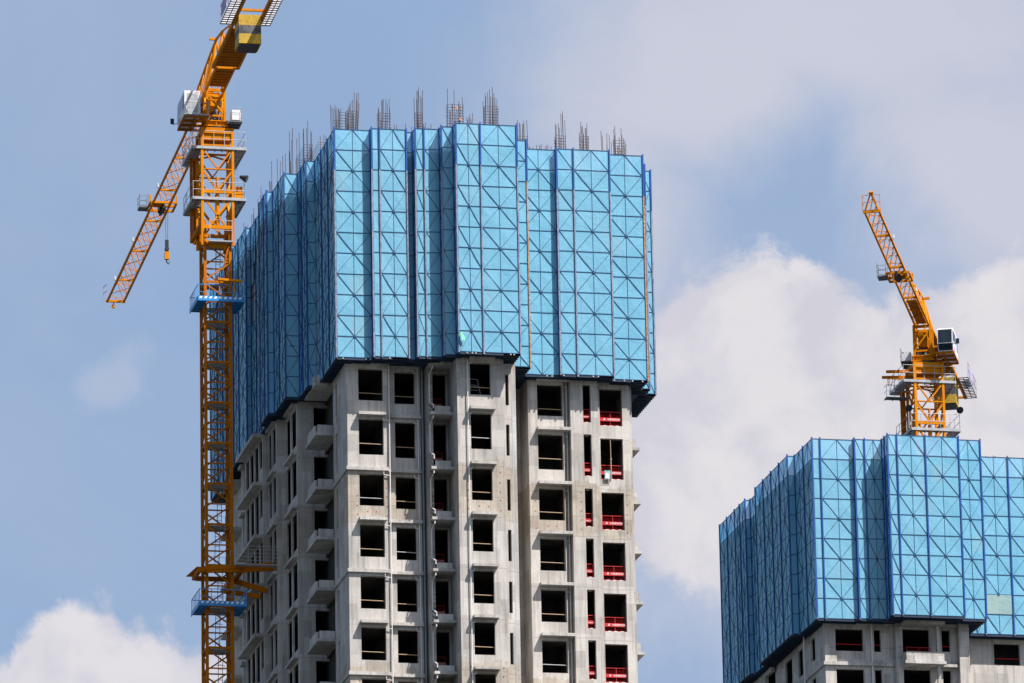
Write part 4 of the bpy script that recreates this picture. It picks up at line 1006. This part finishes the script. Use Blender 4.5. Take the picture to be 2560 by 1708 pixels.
    b.bar((-.9, 0, zpk), (-.9, .42, zpk+.02), .14)
    b.build('counter_jib', M_YEL, root)
    b = MB(Mup); b.box(-4.5, -1.0, -.48, .48, -.04, .0); b.box(-12.0, -4.9, -cw+.08, cw-.08, -.05, -.0)
    for i in range(13):
        x = -5.2 - i*.5; b.box(x, x+.1, -cw+.08, cw-.08, -.10, -.051)
    for i in range(6):
        x = -1.4 - i*.5; b.box(x, x+.06, -.48, .48, -.09, -.041)
    b.build('counter_jib_deck', M_YELSHADE, root)
    b = MB(Mup)
    for (y0, y1) in ((cw+.1, 1.52), (-1.42, -cw-.1)): b.box(-18, -12.8, y0, y1, -.02, .0)
    side = b.build('side_grating', M_GRT, root)
    b = MB(Mup)
    for (y0, y1) in ((cw+.1, 1.52), (-1.42, -cw-.1)):
        for i in range(14): b.box(-18+i*.4, -18+i*.4+.03, y0, y1, -.08, -.021)
        for y in (y0, (y0+y1)/2, y1): b.box(-18, -12.8, y-.015, y+.015, -.085, -.022)
    b.build('grating_frame', M_BLACK, side)
    b = MB(Mup)
    for hh in (.5, 1.0): b.tube([(-12.8, 1.52, hh), (-18, 1.52, hh)], .018, 4); b.tube([(-12.8, -1.42, hh), (-18, -1.42, hh)], .018, 4)
    for i in range(7): b.tube([(-12.8-i*.85, 1.52, 0), (-12.8-i*.85, 1.52, 1)], .018, 4)
    b.build('railing', M_GALV, side)
    b = MB(Mup); b.box(-15.4, -13.4, 1.54, 1.56, .15, .95); b.build('cloth_banner', M_PURP, side)
    # counterweight: painted slab block hanging between the chords
    b = MB(Mup); x0, x1, y0, y1 = -14.35, -12.75, -.66, .66
    b.box(x0, x1, y0, y1, -1.72, -1.12); b.box(x0, x1, y0, y1, -.60, .05)
    cwt = b.build('counterweight', M_CWY, root)
    b = MB(Mup); b.box(x0+.002, x1-.002, y0+.002, y1-.002, -1.119, -.601); b.build('counterweight_band', M_CWB, cwt)
    b = MB(Mup); b.box(x0+.05, x1-.05, y0+.1, y1-.1, -1.80, -1.721); b.build('counterweight_base', M_BLACK, cwt)
    # ---- cab on the left of the jib
    b = MB(Mup); x0, x1, y0, y1, z0, z1 = -1.50, 1.25, 1.08, 2.06, -2.08, -.52
    prof = [(x0, z0), (x1-.0, z0), (x1+.35, z0+.45), (x1+.2, z1-.12), (x1-.1, z1), (x0, z1)]
    n_ = len(prof); b.add([(x, y0, z) for x, z in prof] + [(x, y1, z) for x, z in prof], [tuple(range(n_))[::-1], tuple(range(n_, 2*n_))] + [(i, (i+1) % n_, n_+(i+1) % n_, n_+i) for i in range(n_)])
    cab = b.build('operator_cab', M_WHITE, root)
    b = MB(Mup)
    def skin(xa, za, xb, zb_, ya, yb): b.add([(xa, ya, za), (xa, yb, za), (xb, yb, zb_), (xb, ya, zb_)], [(0,1,2,3)])
    e = .012
    skin(x1+.35*.12+e, z0+.06, x1+.34+e, z0+.44, y0+.05, y1-.05)
    skin(x1+.35+e, z0+.50, x1+.21+e, z1-.16, y0+.05, y1-.05)
    b.build('front_window', M_GLASS, cab)
    b = MB(Mup); b.box(-.15, 1.15, y1+.004, y1+.012, z0+.75, z1-.18)
    b.add([(x1-.05, y1+.008, z0+.4), (x1+.25, y1+.008, z0+.5), (x1+.12, y1+.008, z1-.2), (x1-.05, y1+.008, z1-.2)], [(0,1,2,3)]); b.build('side_window', M_GLASS, cab)
    b = MB(Mup); b.box(x0+.15, x0+.75, y1+.004, y1+.010, z0+.50, z1-.25); b.build('door_decal', M_BTXT, cab)
    b = MB(Mup); b.box(.25, .85, y1+.004, y1+.010, z0+.15, z0+.42); b.build('stripe_decal', M_PINK, cab)
    b = MB(Mup); b.box(x0-.012, x0-.004, y0+.14, y1-.16, z0+.95, z1-.18); b.box(x0-.012, x0-.004, y0+.14, y1-.16, z0+.18, z0+.88); b.build('rear_louvre', M_GALV, cab)
    rr = Mup.to_3x3() @ Vector((0, -1, 0)); rr.normalize()
    text_mesh('ZTM', .2, 'lettering', M_RED, cab, Mup @ Vector((x0-.02, y0+.36, z1-.15)), right=rr, width=.27*sc)
    b = MB(Mup); b.bar((x1+.25, y1, z0+.4), (x1+.35, y1+.3, z0+.35), .03); b.box(x1+.28, x1+.34, y1+.20, y1+.42, z0+.38, z0+.72); b.build('mirror', M_GLASS, cab)
    b = MB(Mup)
    for x in (x0-.02, -.6, .3, 1.2): b.bar((x, .55, z0-.08), (x, y1+.02, z0-.08), .10, .13)
    for y in (.75, y0+.3, y1): b.bar((x0-.02, y, z0-.082), (x1+.05, y, z0-.082), .09, .12)
    b.build('cab_floor_frame', M_YELSHADE, cab)
    b = MB(Mup); yy = .62
    for hh in (.35, .72): b.tube([(x0-.35, y1, z0+hh), (x0-.35, yy, z0+hh), (x0+.2, yy, z0+hh)], .014, 4)
    for y in (y1, (y1+yy)/2, yy): b.tube([(x0-.35, y, z0), (x0-.35, y, z0+.72)], .014, 4)
    b.box(x0-.38, x0-.02, yy, y1, z0-.06, z0-.01)
    b.build('cab_railing', M_GALV, cab)
    # ---- electrics box on the other side
    b = MB(Mup); b.box(-1.10, -.35, -1.42, -.90, -2.15, -1.5); box_ = b.build('electrical_cabinet', M_WHITE, root)
    b = MB(Mup); b.box(-1.25, .2, -1.50, -.70, -2.32, -2.24)
    for x in (-1.2, -.7, -.2): b.box(x, x+.06, -1.5, -.7, -2.42, -2.321)
    b.build('cabinet_platform', M_GRATE, box_)
    b = MB(Mup)
    for hh in (.4, .85): b.tube([(-1.25, -.80, -2.24+hh), (-1.25, -1.5, -2.24+hh), (.2, -1.5, -2.24+hh)], .014, 4)
    for p_ in ((-1.25, -1.5), (-1.25, -.85), (-.5, -1.5), (.2, -1.5)): b.tube([(*p_, -2.24), (*p_, -1.38)], .014, 4)
    b.build('cabinet_railing', M_GALV, box_)
    # ---- trolley, rope, hook
    tx = 23.4 if not right else 12.6; ys = -1 if right else 1
    b = MB(Mup); tw = hw+.28
    for sy in (-1, 1): b.bar((tx-1.0, sy*tw, -.22), (tx+.9, sy*tw, -.22), .10, .14)
    for x in (tx-1.0, tx+.9, tx-.2): b.bar((x, -tw, -.22), (x, tw, -.22), .12, .14)
    b.bar((tx-1, -tw, -.2), (tx-1, -tw, .25), .1); b.bar((tx-1, tw, -.2), (tx-1, tw, .25), .1); b.box(tx-.7, tx+.2, -.1, hw*.9, -.2, -.05)
    tr = b.build('trolley', M_YEL, root)
    b = MB(Mup); b.cyl((tx, -.25, -.28), (tx, .15, -.28), .20); b.cyl((tx+.6, -.25, -.28), (tx+.6, .15, -.28), .20); b.box(tx-.5, tx+1.2, -.16, .02, -.45, -.18); b.build('trolley_sheaves', M_BLACK, tr)
    b = MB(Mup @ Matrix.Scale(ys, 4, (0, 1, 0))); yb = tw+.05; b.box(tx-.2, tx+.7, yb, yb+.55, -.35, -.28)
    for hh in (.0, .33, .66): b.tube([(tx-.2, yb, hh-.25), (tx-.2, yb+.55, hh-.25), (tx+.7, yb+.55, hh-.25), (tx+.7, yb, hh-.25)], .016, 4)
    for p_ in ((-.2, .0), (-.2, .55), (.7, .55), (.7, 0)): b.tube([(tx+p_[0], yb+p_[1], -.3), (tx+p_[0], yb+p_[1], .55)], .016, 4)
    b.build('trolley_basket', M_GRATE, tr)
    if not right:
        b = MB(Mup); hx, hy = tx+2.6, -.62
        hx, hy = tx+.9, -.45
        b.tube([(hx, hy-.08, -.3), (hx, hy-.05, -2.2)], .014, 4); b.tube([(hx, hy+.08, -.3), (hx, hy+.05, -2.2)], .014, 4); b.build('hoist_rope', M_GRATE, tr)
        b = MB(Mup); b.box(hx-.08, hx+.08, hy-.11, hy+.11, -2.95, -2.15); b.cyl((hx-.12, hy, -2.75), (hx+.12, hy, -2.75), .14)
        b.build('hook_block', M_BLACK, tr); b = MB(Mup); b.tube([(hx, hy, -3.45), (hx, hy+.02, -3.62), (hx, hy-.10, -3.76), (hx, hy-.16, -3.62)], .04, 6); b.build('hook', M_BLACK, tr)
        b = MB(Mup); b.box(hx-.12, hx+.12, hy-.14, hy+.14, -3.45, -2.951); b.build('hook_cheeks', M_YEL, tr)
    return root, Mst, Mup

c1, Mst, Mup = crane((-4.40, 15.83, 122.25), 88.95, 0, 122.25, 'yellow tower crane tied to the left side of the taller tower, seen against plain sky', 1.0, 46.0, 1.12)
zc = 92.1
# wall tie: collar and two struts
b = MB(); mx, my, h_ = -4.40, 15.83, 1.12
for (x0, y0, x1, y1) in ((-h_, -h_, h_, -h_), (-h_, h_, h_, h_), (-h_-.12, -h_, -h_-.12, h_), (h_+.12, -h_, h_+.12, h_)):
    b.bar((mx+x0, my+y0, zc), (mx+x1, my+y1, zc), .22, .26)
b.add([(mx-h_-.3, my-h_, zc+.14), (mx-h_+.1, my-h_, zc+.14), (mx-h_+.1, my+h_+.2, zc+.14), (mx-h_-.55, my+h_+.2, zc+.14), (mx-h_-.3, my-h_, zc+.17), (mx-h_+.1, my-h_, zc+.17), (mx-h_+.1, my+h_+.2, zc+.17), (mx-h_-.55, my+h_+.2, zc+.17)], [(0,3,2,1),(4,5,6,7),(0,1,5,4),(1,2,6,5),(2,3,7,6),(3,0,4,7)])
col_ = b.build('mast_collar', M_YELSHADE, c1)
b = MB(); A = Vector((mx-.95, my-h_-.1, zc+.06)); Bq = at_x(688, 1412, -1.10)
b.bar(A, A.lerp(Bq, 1), .22, .26); b.bar(A.lerp(Bq, .02)+Vector((0, 0, -.22)), A.lerp(Bq, .52)+Vector((0, 0, -.20)), .16, .14); b.bar(A.lerp(Bq, .54)+Vector((0, 0, -.25)), Bq+Vector((-.1, 0, -.24)), .2, .24); b.bar(Bq, Vector((-.62, Bq.y, Bq.z)), .12)
b.build('tie_strut', M_YELSHADE, c1)
b = MB(); A = Vector((mx+h_, my+.9, zc-.12)); Bq = at_x(668, 1478, -1.35); b.bar(A, Bq, .20, .30); A2 = A+Vector((0, .1, -.5)); b.bar(Vector((mx+h_-.6, my+1.0, zc-.75)), Bq+Vector((-.4, 0, -.35)), .2, .26)
b.build('tie_strut', M_YELSHADE, c1)
# small catwalk beside the tie
b = MB(); a = at_y(589, 1424, 14.2); 
x0, x1, y_ = a.x, a.x+2.9, 14.0
b.box(x0, x1, y_, y_+.5, zc+.22, zc+.27)
for hh in (.28, .5, .72, .95, 1.15): b.tube([(x0, y_, zc+.2+hh), (x1, y_, zc+.2+hh)], .016, 4)
for i in range(5): b.tube([(x0+(x1-x0)*i/4, y_, zc+.2), (x0+(x1-x0)*i/4, y_, zc+1.35)], .018, 4)
b.build('catwalk', M_GALV, c1)
# blue anti-fall platforms with striped kickboard
for z in (108.72, 90.0):
    b = MB(); x0, x1, y0, y1 = mx-1.32, mx+1.48, 14.35, 17.3
    for (a0, a1, b0, b1) in ((x0, x1, y0, y0+.55), (x0, x0+.6, y0+.551, y1-.551), (x1-.6, x1, y0+.551, y1-.551), (x0, x1, y1-.55, y1)): b.box(a0, a1, b0, b1, z-.04, z)
    dk = b.build('safety_platform', M_BLUEP, c1)
    b = MB()
    for i in range(8):
        yy = y0+.3+i*.33; b.box(x0+.02, x0+.6, yy, yy+.07, z-.13, z-.041); b.box(x1-.6, x1-.02, yy, yy+.07, z-.13, z-.041)
    b.box(x0, x1, y0-.04, y0-.001, z-.16, z+.14); b.box(x0-.04, x0-.001, y0, y1, z-.16, z+.10); b.box(x1+.001, x1+.04, y0, y1, z-.16, z+.10)
    for t_ in (.85,):
        b.bar((x0, y0-.02, z+t_), (x1, y0-.02, z+t_), .035); b.bar((x0, y0, z+t_), (x0, y1, z+t_), .035); b.bar((x1, y0, z+t_), (x1, y1, z+t_), .035)
        b.bar((x0, y1, z+t_), (x1, y1, z+t_), .035)
    b.bar((x0, y0-.02, z+.40), (x1, y0-.02, z+.40), .022)
    for i in range(5): b.bar((x0+(x1-x0)*i/4, y0-.02, z+.1), (x0+(x1-x0)*i/4, y0-.02, z+.86), .035)
    for i in range(7):
        yy = y0+(y1-y0)*i/6; b.bar((x0, yy, z+.1), (x0, yy, z+.86), .03); b.bar((x1, yy, z+.1), (x1, yy, z+.86), .03)
    b.build('platform_frame', M_BLUEP, dk)
    b = MB()
    for i in range(9):
        xx = x0+.06+i*(x1-x0-.12)/9; b.add([(xx, y0-.045, z-.02), (xx+.15, y0-.045, z-.02), (xx+.22, y0-.045, z+.11), (xx+.07, y0-.045, z+.11)], [(0,1,2,3)])
    b.build('white_stripes', M_WSTR, dk)
b = MB(); a = at_y(545, 698, 14.2); c = at_y(603, 704, 14.2); b.bar(a, c, .2, .14); b.bar(a+Vector((.1, .1, -.1)), a+Vector((.1, .1, -.75)), .06); b.bar(c+Vector((-.4, .1, -.1)), c+Vector((-.4, .1, -.75)), .06)
b.build('climbing_beam', M_YEL, c1)
# pump unit and floodlight on the lower platform
def flood(parent, M_, x, y, z, aim=(.5, -.5, -.5), sc=1.0):
    b = MB(M_); b.tube([(x, y, z), (x, y, z+1.15)], .03, 6); o = b.build('floodlight_pole', M_GALV, parent)
    a = Vector(aim).normalized(); c = Vector((x, y, z+1.35)); b = MB(M_)
    b.cyl(c-a*.22, c+a*.12, .12, .24, 14); b.cyl(c-a*.34, c-a*.22, .09, .12, 10); b.bar(c+Vector((0, 0, -.25)), c, .05); fl = b.build('floodlight', M_BLACK, o)
    b = MB(M_); b.cyl(c+a*.121, c+a*.135, .21, .21, 14); b.build('lens', M_GLASS, o)
flood(c1, Mst, 1.68, -.9, -7.1, (.75, -.3, -.35))
b = MB(Mst); b.box(1.05, 1.55, -.9, -.4, -7.1, -6.62); pu = b.build('hydraulic_pump', M_YEL, c1)
b = MB(Mst); b.cyl((1.35, -.65, -6.62), (1.35, -.65, -6.25), .20); b.cyl((1.12, -.65, -6.6), (1.12, -.65, -6.3), .12); b.build('pump_motor', M_YELSHADE, pu)
b = MB(Mst)
for a_ in range(5):
    xx = 1.42 + .22*math.cos(a_*math.pi/2.5); yy = 1.5 + .22*math.sin(a_*math.pi/2.5); b.tube([(xx, yy, -4.3), (xx, yy, -6.1)], .012, 4)
for z in (-4.4, -5.0, -5.6, -6.1): b.tube([(1.42+.22*math.cos(t*.63), 1.5+.22*math.sin(t*.63), z) for t in range(11)], .012, 4)
b.build('caged_ladder', M_GALV, c1)

C2 = (CAM.x+K*(45.15-CAM.x), CAM.y+K*(35.2-CAM.y), CAM.z+K*(114.9-CAM.z))
c2_, Mst2, Mup2 = crane(C2, -112.2, 0, C2[2], 'yellow tower crane rising behind the lower tower, its jib pointing up and left', K, 26.3, .88, True, False, True)
flood(c2_, Mst2, -1.45, -1.0, -7.1, (.1, -.8, -.45)); flood(c2_, Mst2, 1.95, -1.0, -7.1, (.15, -.8, -.45))

for o in bpy.data.objects:
    if '_wl' in o: del o['_wl']
